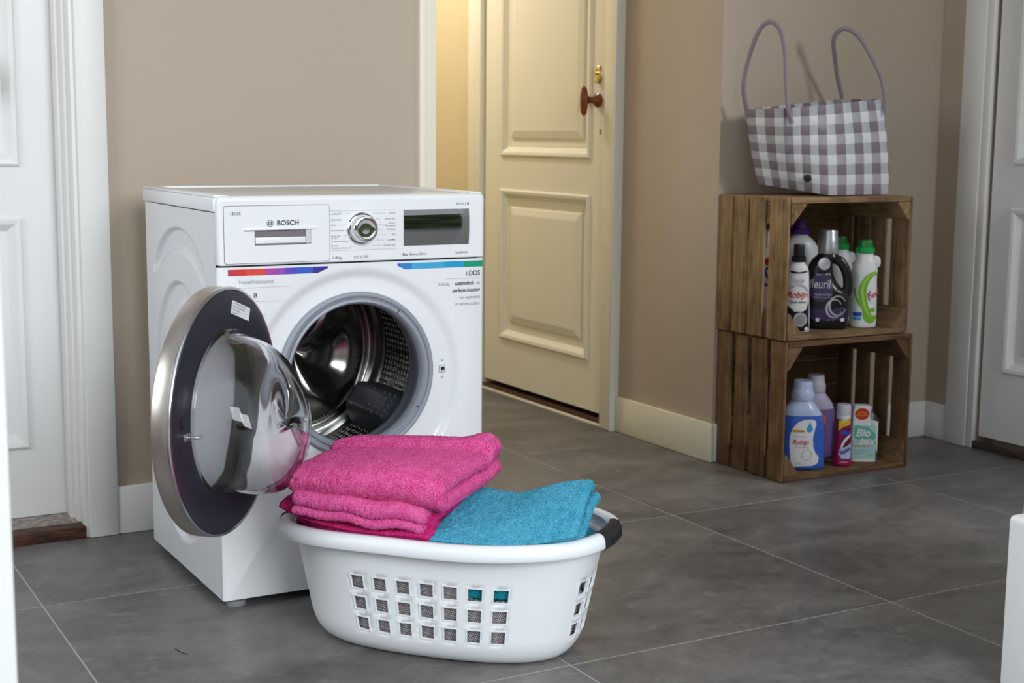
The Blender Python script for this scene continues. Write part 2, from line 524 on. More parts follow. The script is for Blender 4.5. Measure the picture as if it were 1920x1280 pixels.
def text_geo(s, size, align='LEFT', bold=0.0, shear=0.0, space=1.0):
    k = (s, size, align, bold, shear, space)
    if k in TXT: return TXT[k]
    cu = bpy.data.curves.new('lettering', 'FONT'); cu.body = s; cu.size = size; cu.align_x = align; cu.align_y = 'CENTER'
    cu.resolution_u = 3; cu.offset = bold * size; cu.shear = shear; cu.space_character = space
    o = bpy.data.objects.new('lettering_source', cu)
    me = bpy.data.meshes.new_from_object(o)
    V = np.array([v.co[:] for v in me.vertices]); F = [list(p.vertices) for p in me.polygons]
    bpy.data.objects.remove(o); bpy.data.curves.remove(cu); bpy.data.meshes.remove(me)
    TXT[k] = (V, F)
    return V, F


def stretch(V, sx): W = V.copy(); W[:, 0] *= sx; return W

# ------------------------------------------------------------------ the setting
T = 0.7913; TX, TY = 0.4701, 0.1982
FLOOR_BASE = -0.012
floor = struct(mesh('floor', [(-1.9, -1.16, -0.0006), (2.95, -1.16, -0.0006), (2.95, 3.4, -0.0006), (-1.9, 3.4, -0.0006),
                              (-1.9, -1.16, -0.1), (2.95, -1.16, -0.1), (2.95, 3.4, -0.1), (-1.9, 3.4, -0.1)],
                    [(0, 1, 2, 3), (7, 6, 5, 4), (0, 4, 5, 1), (1, 5, 6, 2), (2, 6, 7, 3), (3, 7, 4, 0)], 'grout'), 'grey stone tile floor with pale grout joints')
g = 0.0016
tile_cache = {}
for i in range(-3, 4):
    for j in range(-3, 5):
        x0, x1 = TX + i * T + g, TX + (i + 1) * T - g; y0, y1 = TY + j * T + g, TY + (j + 1) * T - g
        x0, x1 = max(x0, -1.88), min(x1, 2.93); y0, y1 = max(y0, -1.15), min(y1, 3.38)
        if x1 - x0 < 0.02 or y1 - y0 < 0.02: continue
        k = (round(x1 - x0, 4), round(y1 - y0, 4))
        if k not in tile_cache:
            o = box('tile', x0, x1, y0, y1, -0.02, 0.0, 'tile_stone', floor, 0.0008, 1, False)
            tile_cache[k] = o
        else:
            o = tile_cache[k].copy(); link(o, floor, ((x0 + x1) / 2, (y0 + y1) / 2, -0.01))
        o.name = 'tile'

H = 2.6
YB = 0.68   # back wall face
# back wall left of the hallway, with the doorway of the white door cut out (x < -0.122)
mb = MB(); mb.box(-0.11, 0.80, YB, YB + 0.12, -0.05, H); mb.box(-1.8, -0.11, YB, YB + 0.12, 2.08, H); mb.box(-1.8, -1.02, YB, YB + 0.12, -0.05, 2.08)
struct(mb.build('wall_back', 'wall_taupe'), 'taupe painted wall behind the washing machine')
mb = MB(); mb.box(1.725, 1.845, 0.655, 1.243, -0.05, H); mb.box(1.725, 1.845, 1.243, 2.095, 2.12, H); mb.box(1.80, 1.845, 1.243, 2.095, -0.05, 2.12)
struct(mb.build('wall_hall', 'wall_taupe'), 'taupe wall with the cream door')
struct(box('wall_alcove', 1.845, 2.72, 0.655, 0.775, -0.05, H, 'wall_taupe', bev=0), 'taupe wall behind the wooden crates')
mb = MB(); mb.box(2.6, 2.72, 0.44, 0.655, -0.05, H); mb.box(2.6, 2.72, -1.16, -0.44, -0.05, H); mb.box(2.6, 2.72, -0.44, 0.44, 2.085, H); mb.box(2.68, 2.72, -0.44, 0.44, -0.05, 2.085)
struct(mb.build('wall_right', 'wall_taupe'), 'taupe wall with the white door on the right')
struct(box('wall_hall_end', 1.725, 1.845, 2.095, 3.3, -0.05, H, 'wall_hall', bev=0), 'hallway wall beyond the cream door, lamp light put into its yellow')
struct(box('wall_far', 0.6, 1.84, 3.1, 3.2, -0.05, H, 'wall_hall', bev=0), 'far end wall of the hallway')
struct(box('wall_hall_left', 0.68, 0.80, YB + 0.12, 3.2, -0.05, H, 'wall_hall', bev=0), 'hidden left wall of the hallway')
mb = MB(); mb.box(-1.9, -1.8, -1.16, -0.9, -0.05, H); mb.box(-1.9, -1.8, 0.25, 0.80, -0.05, H); mb.box(-1.9, -1.8, -0.9, 0.25, -0.05, 0.7); mb.box(-1.9, -1.8, -0.9, 0.25, 2.2, H)  # gap left in the unseen wall for the added left fill
struct(mb.build('wall_left', 'wall_taupe'), 'taupe wall on the left, outside the view')
struct(box('ceiling', -1.9, 2.8, -1.16, 3.3, H, H + 0.1, 'ceiling_white', bev=0), 'white ceiling')
struct(box('lintel', -1.9, 2.8, -1.16, -1.04, 2.32, H, 'trim_white', bev=0), 'white lintel above the garden doors')

# baseboards
struct(box('baseboard_back', -0.05, 0.76, YB - 0.014, YB, 0, 0.118, 'trim_white', bev=0.004), 'white baseboard behind the washing machine')
struct(box('baseboard_hall', 1.711, 1.725, 0.641, 1.165, 0, 0.118, 'trim_cream', bev=0.004), 'cream baseboard beside the cream door')
struct(box('baseboard_alcove', 1.7255, 2.6, 0.641, 0.655, 0, 0.118, 'trim_white', bev=0.004), 'white baseboard behind the crates')
struct(box('baseboard_right', 2.586, 2.6, 0.556, 0.641, 0, 0.118, 'trim_white', bev=0.004), 'white baseboard left of the grey door')
struct(box('baseboard_hall_far', 1.711, 1.725, 2.215, 3.1, 0, 0.118, 'trim_cream', bev=0.004), 'cream baseboard at the hallway end')

# hallway opening casing
mb = MB(); mb.box(0.760, 0.783, YB - 0.016, YB + 0.004, 0, 2.2, 0.004, 2); mb.box(0.781, 0.812, YB - 0.008, YB + 0.13, 0, 2.2, 0.004, 2)
struct(mb.build('trim_1', 'trim_cream', smooth=True), 'cream casing at the end of the back wall')


def wall_map(kind, plane):
    if kind == 'y': return lambda u, z, d: (u, plane - d, z)      # d towards -y
    return lambda u, z, d: (plane - d, u, z)                      # d towards -x


def panel_door(name, mp, u0, u1, z0, z1, panels, mat, thick=0.04):
    """panels: list of (ua, ub, za, zb); leaf with real sunk panels"""
    def bx(mbd, a0, a1, b0, b1):
        V, F = box_geo(1, 1, 1)
        W = [mp(a0 + (a1 - a0) * (v[0] + .5), b0 + (b1 - b0) * (v[2] + .5), -thick + thick * (v[1] + .5)) for v in V]
        mbd.add(W, F)
    m = MB()
    ua = min(p[0] for p in panels); ub = max(p[1] for p in panels)
    bx(m, u0, ua, z0, z1); bx(m, ub, u1, z0, z1)
    zs = sorted(panels, key=lambda p: p[2]); prev = z0
    for p in zs:
        bx(m, ua, ub, prev, p[2]); prev = p[3]
    bx(m, ua, ub, prev, z1)
    leaf = struct(m.build(name, mat))
    prof = [(0, 0.0), (0.0, 0.004), (0.006, 0.009), (0.016, 0.007), (0.022, 0.001), (0.034, -0.010), (0.040, -0.010), (0.062, -0.012), (0.068, -0.004), (0.092, 0.002), (0.1, 0.002)]
    for a, b, c, e in panels:
        V = []; F = []
        for ins, d in prof:
            V += [mp(a + ins, c + ins, d), mp(b - ins, c + ins, d), mp(b - ins, e - ins, d), mp(a + ins, e - ins, d)]
        F = grid_faces(len(prof), 4, closed_v=True); k = (len(prof) - 1) * 4; F.append((k, k + 1, k + 2, k + 3))
        mesh('door_panel', V, F, mat, leaf)
    return leaf


# --- white door on the left (door_1)
my = wall_map('y', 0.80)
d1 = panel_door('door_1', my, -1.0, -0.142, 0.035, 2.04, [(-0.88, -0.2235, 0.205, 0.766), (-0.88, -0.2235, 0.886, 1.9)], 'door_white')
d1['label'] = 'white panelled door at the left edge'
V, F = lathe([(0.001, 0), (0.012, 0), (0.012, 0.03), (0.03, 0.04), (0.034, 0.055), (0.025, 0.07), (0.001, 0.073)], 20, lambda P: np.stack([P[:, 0] - 0.365, 0.80 - P[:, 2], P[:, 1] * 1.3 + 1.1], 1))
tag(mesh('door_knob', V, F, 'knob_wood', d1, True), 'brown wooden knob')
mb = MB(); mb.box(-0.118, -0.048, YB - 0.018, YB + 0.004, 0, 2.14, 0.004, 2); mb.box(-1.09, -1.02, YB - 0.018, YB + 0.004, 0, 2.14, 0.004, 2); mb.box(-1.02, -0.118, YB - 0.018, YB + 0.004, 2.07, 2.14, 0.004, 2)
struct(mb.build('trim_2', 'trim_white', smooth=True), 'white casing around the white door')
mb = MB(); mb.box(-0.128, -0.116, YB - 0.006, YB + 0.13, 0, 2.07, 0.003, 2); mb.box(-0.136, -0.126, YB + 0.03, YB + 0.13, 0, 2.06, 0.003, 2); mb.box(-0.144, -0.134, YB + 0.065, YB + 0.112, 0.03, 2.055, 0.002, 2)
struct(mb.build('trim_3', 'trim_white', smooth=True), 'white stepped jamb of the white door')
mb = MB(); V, F = box_geo(0.86, 0.085, 0.03, 0.003, 2); V = V.copy()
mb.add(V + np.array([-0.555, YB + 0.03, 0.015]), F)
struct(mb.build('trim_4', 'worn_threshold', smooth=True), 'worn brown wooden threshold of the white door')
struct(box('trim_5', -0.985, -0.125, YB + 0.03, YB + 0.16, 0.0, 0.034, 'worn_paint', bev=0.002), 'scuffed sill under the white door')
struct(box('shade_backing', -1.2, 0.0, 0.86, 0.9, -0.05, 2.3, 'dark_void', bev=0), 'black sheet standing for the shade behind the white door')  # black sheet added where there is only shade behind the door

# --- cream door (door_2) in the hallway wall
mx = wall_map('x', 1.715)
d2 = panel_door('door_2', mx, 1.243, 2.095, 0.042, 2.12, [(1.343, 1.967, 0.213, 0.772), (1.343, 1.967, 0.893, 1.95)], 'door_cream')
d2['label'] = 'cream panelled door standing in the hallway wall'
# wooden knob with lengthwise grip
mb = MB()
V, F = lathe([(0.001, 0), (0.022, 0), (0.024, 0.008), (0.016, 0.014), (0.012, 0.02), (0.011, 0.038), (0.015, 0.046), (0.001, 0.05)], 24, lambda P: np.stack([1.715 - P[:, 2], 1.301 + P[:, 0], 1.086 + P[:, 1]], 1)); mb.add(V, F)
V, F = lathe([(0.001, -0.048), (0.006, -0.047), (0.013, -0.038), (0.0165, -0.018), (0.0175, 0), (0.0165, 0.018), (0.013, 0.038), (0.006, 0.047), (0.001, 0.048)], 20, lambda P: np.stack([1.657 + P[:, 0] * 0.7, 1.301 + P[:, 1], 1.083 + P[:, 2]], 1)); mb.add(V, F)
tag(mb.build('door_knob', 'knob_wood', d2, True), 'reddish brown wooden knob')
mb = MB()
V, F = lathe([(0.001, 0.008), (0.014, 0.008), (0.019, 0.005), (0.021, 0)], 24, lambda P: np.stack([1.715 - P[:, 2], 1.303 + P[:, 0], 1.170 + P[:, 1] * 1.5], 1)); mb.add(V, F)
V, F = lathe([(0.001, 0.016), (0.008, 0.015), (0.011, 0.008)], 20, lambda P: np.stack([1.715 - P[:, 2], 1.303 + P[:, 0], 1.176 + P[:, 1]], 1)); mb.add(V, F)
V, F = lathe([(0.001, 0.014), (0.006, 0.013), (0.008, 0.003)], 16, lambda P: np.stack([1.715 - P[:, 2], 1.303 + P[:, 0], 1.150 + P[:, 1] * 1.3], 1)); mb.add(V, F)
tag(mb.build('lock_escutcheon', 'brass', d2, True), 'brass lock escutcheon')
mb = MB(); V, F = plate(rounded_rect(-0.004, 0.004, -0.008, 0.008, 0.003), 0.0, -0.0012)
mb.add(np.stack([1.715 + V[:, 1], 1.288 + V[:, 0], 0.983 + V[:, 2]], 1), F)
tag(mb.build('keyhole', 'gap_grey', d2), 'small dark keyhole')
mb = MB()
V, F = tube([(1.708, 2.098, 0.225), (1.708, 2.098, 0.305)], 0.007, 12); mb.add(V, F); mb.box(1.706, 1.7145, 2.07, 2.098, 0.225, 0.305)
mesh('hinge', np.concatenate(mb.v), mb.f, 'hinge_metal', d2, True)
mb = MB(); mb.box(1.695, 1.727, 1.165, 1.238, 0, 2.2, 0.004, 2); mb.box(1.695, 1.727, 2.103, 2.205, 0, 2.2, 0.004, 2); mb.box(1.695, 1.727, 1.238, 2.103, 2.125, 2.2, 0.004, 2)
struct(mb.build('trim_6', 'trim_cream', smooth=True), 'cream casing around the cream door')
mb = MB(); mb.box(1.690, 1.7105, 1.1625, 1.1665, 0, 2.2, 0.001, 1)  # daylit end of the cream casing, its brightness put in as white
struct(mb.build('trim_7', 'trim_white'), 'end face of the cream door casing, daylight put into its white')
struct(box('trim_8', 1.712, 1.80, 1.238, 2.103, 0.0, 0.022, 'worn_threshold', bev=0.002), 'brown threshold under the cream door')
struct(box('trim_9', 1.700, 1.713, 1.238, 2.103, 0.0, 0.008, 'trim_cream', bev=0.002), 'cream strip along the threshold')

# --- grey-lit white door on the right (door_3)
mx3 = wall_map('x', 2.606)
d3 = panel_door('door_3', mx3, -0.42, 0.428, 0.04, 2.08, [(-0.32, 0.346, 0.252, 0.763), (-0.32, 0.346, 0.893, 1.95)], 'door_white')
d3['label'] = 'white panelled door at the right edge'
for z in (1.086, 0.246):
    mb = MB(); V, F = tube([(2.596, 0.437, z - 0.035), (2.596, 0.437, z + 0.035)], 0.0065, 12); mb.add(V, F); mb.box(2.598, 2.606, 0.412, 0.437, z - 0.035, z + 0.035)
    mesh('hinge', np.concatenate(mb.v), mb.f, 'hinge_metal', d3, True)
mb = MB(); mb.box(2.582, 2.602, 0.465, 0.552, 0, 2.16, 0.004, 2); mb.box(2.586, 2.602, 0.437, 0.468, 0, 2.12, 0.003, 2)
mb.box(2.582, 2.602, -0.53, -0.445, 0, 2.16, 0.004, 2); mb.box(2.582, 2.602, -0.445, 0.465, 2.085, 2.16, 0.004, 2)
struct(mb.build('trim_10', 'trim_white', smooth=True), 'white casing around the right-hand door')
struct(box('trim_11', 2.588, 2.604, -0.44, 0.44, 0, 0.024, 'dark_threshold', bev=0.003), 'dark worn threshold of the right-hand door')

# --- frame of the garden doorway the view passes through
mb = MB(); mb.box(-0.74, -0.604, -1.16, -1.04, 0, 2.32, 0.006, 3)
struct(mb.build('trim_12', 'trim_white', smooth=True), 'white doorway post close by on the left')
mb = MB(); mb.box(1.128, 1.22, -1.16, -1.04, 0, 2.32, 0.006, 3)
post = struct(mb.build('trim_13', 'trim_white', smooth=True), 'white doorway post close by on the right')
V, F = plate(rounded_rect(1.099, 1.21, 0, 0.314, 0.010), -1.04, -1.175, 0.006)
mesh('plinth_block', V, F, 'trim_white', post, True)
mb = MB(); mb.box(1.22, 2.20, -1.16, -1.04, -0.05, H); mb.box(2.20, 2.60, -1.16, -1.04, -0.05, 0.55); mb.box(-1.9, -0.74, -1.16, -1.04, -0.05, H)  # unseen wall, its solid stretch and narrow window shaped to limit daylight
struct(mb.build('wall_garden', 'ceiling_white'), 'garden side wall behind the view, unseen, with a doorway and a window shaped for the light')
struct(box('ground', -9, 12, -14, -1.16, -0.15, -0.03, 'paving', bev=0), 'grey paving of the garden terrace')
hx = np.linspace(-8, 11, 90); hzs = np.linspace(-0.03, 2.0, 22); r_ = np.random.default_rng(2)
V = np.array([(x, -9.0 + 0.35 * math.sin(3.1 * x + 4 * z) * math.cos(2.3 * z + x) - 0.5 * (z / 2) ** 4, z + (0.18 * math.sin(2.2 * x) if z > 1.9 else 0)) for x in hx for z in hzs])
V = V + r_.normal(0, 0.07, V.shape)
V = np.concatenate([V, V + np.array([0, -0.8, 0])]); k = len(hx) * len(hzs)
F = grid_faces(90, 22) + grid_faces(90, 22, off=k) + [(i * 22 + 21, (i + 1) * 22 + 21, k + (i + 1) * 22 + 21, k + i * 22 + 21) for i in range(89)]
tag(mesh('hedge', V, F, 'leaf_green', None, False), 'green garden hedge behind the view, mirrored in the machine display', 'hedge', kind='stuff')

# ------------------------------------------------------------------ washing machine
Wm, Dm, Hm = 0.598, 0.528, 0.848
wash = thing('washing_machine', (0.3, 0.27, 0.0), 'white front loading washing machine with its round door swung open', 'washing machine')
RC = (0.303, 0.453)      # dish ring centre
GC = (0.301, 0.468)      # gasket centre
Z0 = 0.018


def ell(cy, cz, ay, az, y, z): return ((y - cy) / ay) ** 2 + ((z - cz) / az) ** 2


def sstep(x): x = np.clip(x, 0, 1); return x * x * (3 - 2 * x)


# left side panel with pressed arcs
ny, nz = 150, 240
Y = np.linspace(0.012, Dm, ny); Zz = np.linspace(Z0, 0.812, nz)
YY, ZZ = np.meshgrid(Y, Zz, indexing='ij')
def band(outer, inner, w=0.10):
    a = (1 - np.sqrt(outer)) / w; b = (np.sqrt(inner) - 1) / w
    return sstep(a) * sstep(b)
h = np.zeros_like(YY)
o1 = ell(0.275, 0.610, 0.212, 0.158, YY, ZZ); i1 = ell(0.268, 0.545, 0.215, 0.174, YY, ZZ)
h1 = band(o1, i1, 0.035) * sstep((ZZ - 0.655) / 0.03)
h = np.maximum(h, h1)
o2 = ell(0.275, 0.365, 0.222, 0.288, YY, ZZ); i2 = ell(0.262, 0.365, 0.178, 0.243, YY, ZZ)
h = np.maximum(h, band(o2, i2, 0.03))
o3 = ell(0.255, 0.365, 0.15, 0.215, YY, ZZ)
h = np.maximum(h, 0.8 * sstep((1 - np.sqrt(o3)) / 0.03))
X = 0.0 + 0.010 * h
V = np.stack([X, YY, ZZ], -1).reshape(-1, 3); F = grid_faces(ny, nz)
side = mesh('side_panel', V, F, 'enamel_side', wash, True, auto=80)
# rest of the cabinet
mb = MB()
mb.box(Wm - 0.012, Wm, 0.012, Dm, Z0, 0.812)
mb.box(0.012, Wm - 0.012, Dm - 0.008, Dm, Z0, 0.812)
mb.box(0.012, Wm - 0.012, 0.02, Dm, Z0, Z0 + 0.006)
mb.build('cabinet', 'enamel_side', wash)
# lid
mb = MB(); mb.box(-0.004, Wm + 0.003, 0.008, 0.535, 0.8135, 0.842, 0.004, 3)
lid = mb.build('lid', 'plastic_white', wash, True)
mb = MB(); mb.box(-0.002, 0.030, 0.012, 0.533, 0.842, 0.8475, 0.0025, 2); mb.box(Wm - 0.030, Wm, 0.012, 0.533, 0.842, 0.8475, 0.0025, 2)
mb.box(0.026, Wm - 0.026, 0.50, 0.533, 0.842, 0.8475, 0.0025, 2)
mb.build('lid_rim', 'plastic_white', lid, True)
box('lid_panel', 0.03, Wm - 0.03, 0.03, 0.502, 0.8405, 0.8445, 'lid_top', lid, 0.002, 2)

# front panel with dished ring and opening
ang = []
bx0, bx1, bz0, bz1 = 0.003, Wm - 0.003, Z0, 0.704
base = list(np.linspace(0, 2 * PI, 160, endpoint=False)) + [math.atan2(z - RC[1], x - RC[0]) % (2 * PI) for x in (bx0, bx1) for z in (bz0, bz1)]
base = sorted(base); n = len(base)
def rect_hit(a):
    c, s = math.cos(a), math.sin(a); t = 1e9
    if c > 1e-9: t = min(t, (bx1 - RC[0]) / c)
    if c < -1e-9: t = min(t, (bx0 - RC[0]) / c)
    if s > 1e-9: t = min(t, (bz1 - RC[1]) / s)
    if s < -1e-9: t = min(t, (bz0 - RC[1]) / s)
    return t
rings = []
def circ_ring(r, y, ctr): return [(ctr[0] + r * math.cos(a), y, ctr[1] + r * math.sin(a)) for a in base]
for r, y, k in ((0.166, 0.03, 1), (0.166, 0.012, 1), (0.180, 0.011, 0.9), (0.207, 0.0118, 0.3), (0.216, 0.0116, 0.1), (0.222, 0.0104, 0), (0.229, 0.0062, 0), (0.236, 0.0018, 0), (0.2425, 0.0, 0)):
    ctr = (RC[0] + (GC[0] - RC[0]) * k, RC[1] + (GC[1] - RC[1]) * k)
    if r > 0.23:
        rr = []
        for a in base:
            t = min(r, rect_hit(a) - 0.0007 * (0.25 - r) / 0.01)
            rr.append((ctr[0] + t * math.cos(a), y, ctr[1] + t * math.sin(a)))
        rings.append(rr)
    else: rings.append(circ_ring(r, y, ctr))
edge = []
for a in base:
    t = rect_hit(a); edge.append((RC[0] + t * math.cos(a), 0.0, RC[1] + t * math.sin(a)))
rings.append([(min(max(x, bx0 + 0.004), bx1 - 0.004), 0.0, min(max(z, bz0 + 0.001), bz1 - 0.001)) for x, y, z in edge])
rings.append([(min(max(x, bx0 + 0.001), bx1 - 0.001), 0.0015, z) for x, y, z in edge])
rings.append([(x + (-0.003 if abs(x - bx0) < 1e-6 else 0.003 if abs(x - bx1) < 1e-6 else 0), 0.006, z) for x, y, z in edge])
rings.append([(x + (-0.003 if abs(x - bx0) < 1e-6 else 0.003 if abs(x - bx1) < 1e-6 else 0), 0.0135, z) for x, y, z in edge])
V = [v for r in rings for v in r]
front = mesh('front_panel', V, grid_faces(len(rings), n, closed_v=True), 'enamel', wash, True, auto=30)

# control fascia
V, F = plate(rounded_rect(0.0, Wm, 0.7065, 0.8455, 0.012), 0.014, -0.004, 0.010, 6)
V = V.copy(); V[:, 2] = np.where(V[:, 2] < 0.72, np.minimum(V[:, 2], 0.7065 + 0.3 * (V[:, 2] - 0.7065)), V[:, 2])
fascia = mesh('control_fascia', V, F, 'plastic_white', wash, True, auto=60)
YF = -0.004
V, F = plate(rounded_rect(0.0125, 0.2365, 0.7105, 0.8265, 0.006), YF + 0.002, YF - 0.0004); mesh('drawer_gap', V, F, 'gap_grey', fascia)


def plate_hole(out, hole, yb, yf, depth):
    """rounded outline with rectangular pocket; returns MB with face ring, pocket walls"""
    m = len(out); hx0, hx1, hz0, hz1 = hole
    c = np.array([(hx0 + hx1) / 2, (hz0 + hz1) / 2]); A = [math.atan2(p[1] - c[1], p[0] - c[0]) for p in out]
    for x in (hx0, hx1):
        for z in (hz0, hz1): A.append(math.atan2(z - c[1], x - c[0]))
    A = sorted(A)
    def hit(poly, a):
        d = np.array([math.cos(a), math.sin(a)]); best = 1e9
        for i in range(len(poly)):
            p, q = poly[i] - c, poly[(i + 1) % len(poly)] - c; e = q - p; den = d[0] * e[1] - d[1] * e[0]
            if abs(den) < 1e-12: continue
            t = (p[0] * e[1] - p[1] * e[0]) / den; s = (p[0] * d[1] - p[1] * d[0]) / den
            if t > 0 and -1e-6 <= s <= 1 + 1e-6: best = min(best, t)
        return c + d * best
    hp = np.array([(hx0, hz0), (hx1, hz0), (hx1, hz1), (hx0, hz1)])
    V = []
    o = [hit(out, a) for a in A]; hh = [hit(hp, a) for a in A]
    V += [(p[0], yb, p[1]) for p in o] + [(p[0], yf, p[1]) for p in o] + [(p[0], yf, p[1]) for p in hh] + [(p[0], yf + depth, p[1]) for p in hh]
    F = grid_faces(4, len(A), closed_v=True); F.append(list(range(3 * len(A), 4 * len(A))))
    return V, F


mb = MB(); V, F = plate_hole(rounded_rect(0.0135, 0.2355, 0.7115, 0.8255, 0.0055, 5), (0.076, 0.196, 0.7475, 0.7765), YF, YF - 0.0012, 0.0)
V, F = plate_hole(rounded_rect(0.0135, 0.2355, 0.7115, 0.8255, 0.0055, 5), (0.076, 0.196, 0.7475, 0.7765), YF, YF - 0.0014, 0.012)
mb.add(V, F)
drawer = mb.build('detergent_drawer', 'plastic_white', wash)
V, F = box_geo(0.156, 0.004, 0.0036, 0.0012, 2)
mesh('handle_lip', V + np.array([0.131, YF - 0.0026, 0.7788]), F, 'plastic_white', drawer, True)
mb = MB(); mb.box(0.0765, 0.1955, YF + 0.007, YF + 0.0105, 0.7635, 0.7765); mb.box(0.185, 0.1955, YF - 0.001, YF + 0.0105, 0.749, 0.7765)
mb.build('handle_pocket', 'pocket_grey', drawer)
box('handle_bar', 0.077, 0.185, YF - 0.0005, YF + 0.008, 0.749, 0.7635, 'plastic_white', drawer, 0.0015, 2)
box('handle_shade_strip', 0.076, 0.186, YF - 0.0017, YF - 0.0012, 0.7465, 0.748, 'gap_grey', drawer, 0)  # grey strip, shade under the handle bar put into its colour
box('handle_lip_line', 0.0535, 0.150, YF - 0.0030, YF - 0.0010, 0.7758, 0.7771, 'print_mid', drawer, 0)


def flat_text(m, s, size, x, z, y, align='LEFT', bold=0.0, sx=1.0, space=1.0, shear=0.0, mi=0):
    V, F = text_geo(s, size, align, bold, shear, space)
    V = stretch(V, sx)
    m.add(np.stack([x + V[:, 0], np.full(len(V), y), z + V[:, 1]], 1), F, mi)


YT = YF - 0.0022
m = MB()
flat_text(m, 'BOSCH', 0.0142, 0.1225, 0.7905, YT, bold=0.012, sx=1.02)
mesh('brand_lettering', np.concatenate(m.v), m.f, 'print_dark', drawer)
# round emblem: ring, two arms and bridge
m = MB()
def ringflat(m, cx, cz, r0, r1, y, n=40, mi=0):
    V = []; 
    for k in range(n):
        a = 2 * PI * k / n; V += [(cx + r0 * math.cos(a), y, cz + r0 * math.sin(a)), (cx + r1 * math.cos(a), y, cz + r1 * math.sin(a))]
    m.add(V, grid_faces(n, 2, closed_u=True), mi)
def flatrect(m, x0, x1, z0, z1, y, mi=0): m.add([(x0, y, z0), (x1, y, z0), (x1, y, z1), (x0, y, z1)], [(0, 1, 2, 3)], mi)
ex, ez = 0.1085, 0.7905
ringflat(m, ex, ez, 0.0060, 0.0070, YT)
def flatarc(m, cx, cz, r0, r1, a0, a1, y, n=10):
    V = []
    for k in range(n + 1):
        a = math.radians(a0 + (a1 - a0) * k / n); V += [(cx + r0 * math.cos(a), y, cz + r0 * math.sin(a)), (cx + r1 * math.cos(a), y, cz + r1 * math.sin(a))]
    m.add(V, grid_faces(n + 1, 2))
flatarc(m, ex + 0.0005, ez, 0.0038, 0.0046, 115, 245, YT); flatarc(m, ex - 0.0005, ez, 0.0038, 0.0046, -65, 65, YT)
flatrect(m, ex - 0.0030, ex + 0.0030, ez + 0.0012, ez + 0.0021, YT); flatrect(m, ex - 0.0030, ex + 0.0030, ez - 0.0021, ez - 0.0012, YT)
flatrect(m, ex - 0.0031, ex - 0.0022, ez - 0.0038, ez + 0.0038, YT); flatrect(m, ex + 0.0022, ex + 0.0031, ez - 0.0038, ez + 0.0038, YT)
mesh('round_emblem', np.concatenate(m.v), m.f, 'print_mid', drawer)
m = MB(); flat_text(m, 'i·DOS', 0.0085, 0.0265, 0.8105, YT + 0.0004, bold=0.012); mesh('drawer_lettering', np.concatenate(m.v), m.f, 'print_mid', drawer)

# programme dial
DC = (0.3085, 0.7755)
dial = tag(mesh('programme_dial', *lathe([(0.0335, 0.0), (0.0335, 0.003), (0.031, 0.006), (0.029, 0.006), (0.0285, 0.018), (0.026, 0.0225), (0.0225, 0.0235), (0.0205, 0.0215), (0.018, 0.0208), (0.009, 0.0212), (0.0005, 0.0214)], 72,
            lambda P: np.stack([DC[0] + P[:, 0], YF - P[:, 2], DC[1] + P[:, 1]], 1)), 'chrome', wash, True, auto=35), 'chrome programme dial')
m = MB(); ringflat(m, DC[0], DC[1], 0.0038, 0.0045, YF - 0.0218, 28); flatrect(m, DC[0] - 0.0005, DC[0] + 0.0005, DC[1] - 0.002, DC[1] + 0.002, YF - 0.0218)
mesh('power_symbol', np.concatenate(m.v), m.f, 'print_mid', dial)
# programme list
m = MB(); yp = YF - 0.0006
L_ = [('wol/fijn 30\'', 0.8065, 0.262), ('HygiënePlus', 0.7945, 0.250), ('Dons', 0.7835, 0.238), ('Overhemden', 0.7725, 0.256), ('Extra snel', 0.7615, 0.254), ("15'/30'", 0.7565, 0.247), ('Trommel reinigen', 0.7505, 0.268), ('Spoelen', 0.7415, 0.247), ('Centrifugeren/Afpompen', 0.7365, 0.27)]
for s, z, xe in L_:
    sz = 0.0052 if len(s) < 17 else 0.0044
    flat_text(m, s, sz, 0.2395, z, yp, bold=0.004)
for z, x0, x1 in ((0.807, 0.272, 0.283), (0.7945, 0.272, 0.279), (0.7835, 0.254, 0.273), (0.7725, 0.271, 0.2745), (0.7615, 0.266, 0.275), (0.7505, 0.2745, 0.279), (0.739, 0.281, 0.290)):
    flatrect(m, x0, x1, z - 0.00025, z + 0.00025, yp)
R2 = [('Katoen', 0.8065), ('Katoen Eco', 0.7945), ('Kreuk-', 0.7850), ('herstellend', 0.7800), ('Fijn/Zijde', 0.7725), ('Wol', 0.7615), ('Snel/Mix', 0.7505), ('Donkere was', 0.7395)]
for s, z in R2: flat_text(m, s, 0.0052, 0.3845, z, yp, 'RIGHT', bold=0.004)
for z, x0, x1 in ((0.8065, 0.332, 0.362), (0.7945, 0.338, 0.350), (0.7835, 0.345, 0.365), (0.7725, 0.345, 0.358), (0.7615, 0.3435, 0.365), (0.7505, 0.340, 0.358), (0.7395, 0.331, 0.352)):
    flatrect(m, x0, x1, z - 0.00025, z + 0.00025, yp)
flatrect(m, 0.236, 0.385, 0.8126, 0.8131, yp); flatrect(m, 0.240, 0.388, 0.7312, 0.7317, yp)
mesh('programme_lettering', np.concatenate(m.v), m.f, 'print_grey', fascia)
m = MB(); flat_text(m, '1-8 kg', 0.0085, 0.242, 0.7165, yp, bold=0.002); flat_text(m, 'EXCLUSIV', 0.0082, 0.290, 0.7165, yp, sx=0.92)
flat_text(m, 'Eco', 0.0082, 0.401, 0.7185, yp, bold=0.02); flat_text(m, 'Silence Drive', 0.0078, 0.416, 0.7185, yp)
flat_text(m, 'aqua|stop', 0.0078, 0.5555, 0.7195, yp, 'RIGHT')
flat_text(m, 'Serie |', 0.0078, 0.5500, 0.8235, yp, 'RIGHT', space=1.15); flat_text(m, '6', 0.0085, 0.5535, 0.8235, yp, bold=0.03)
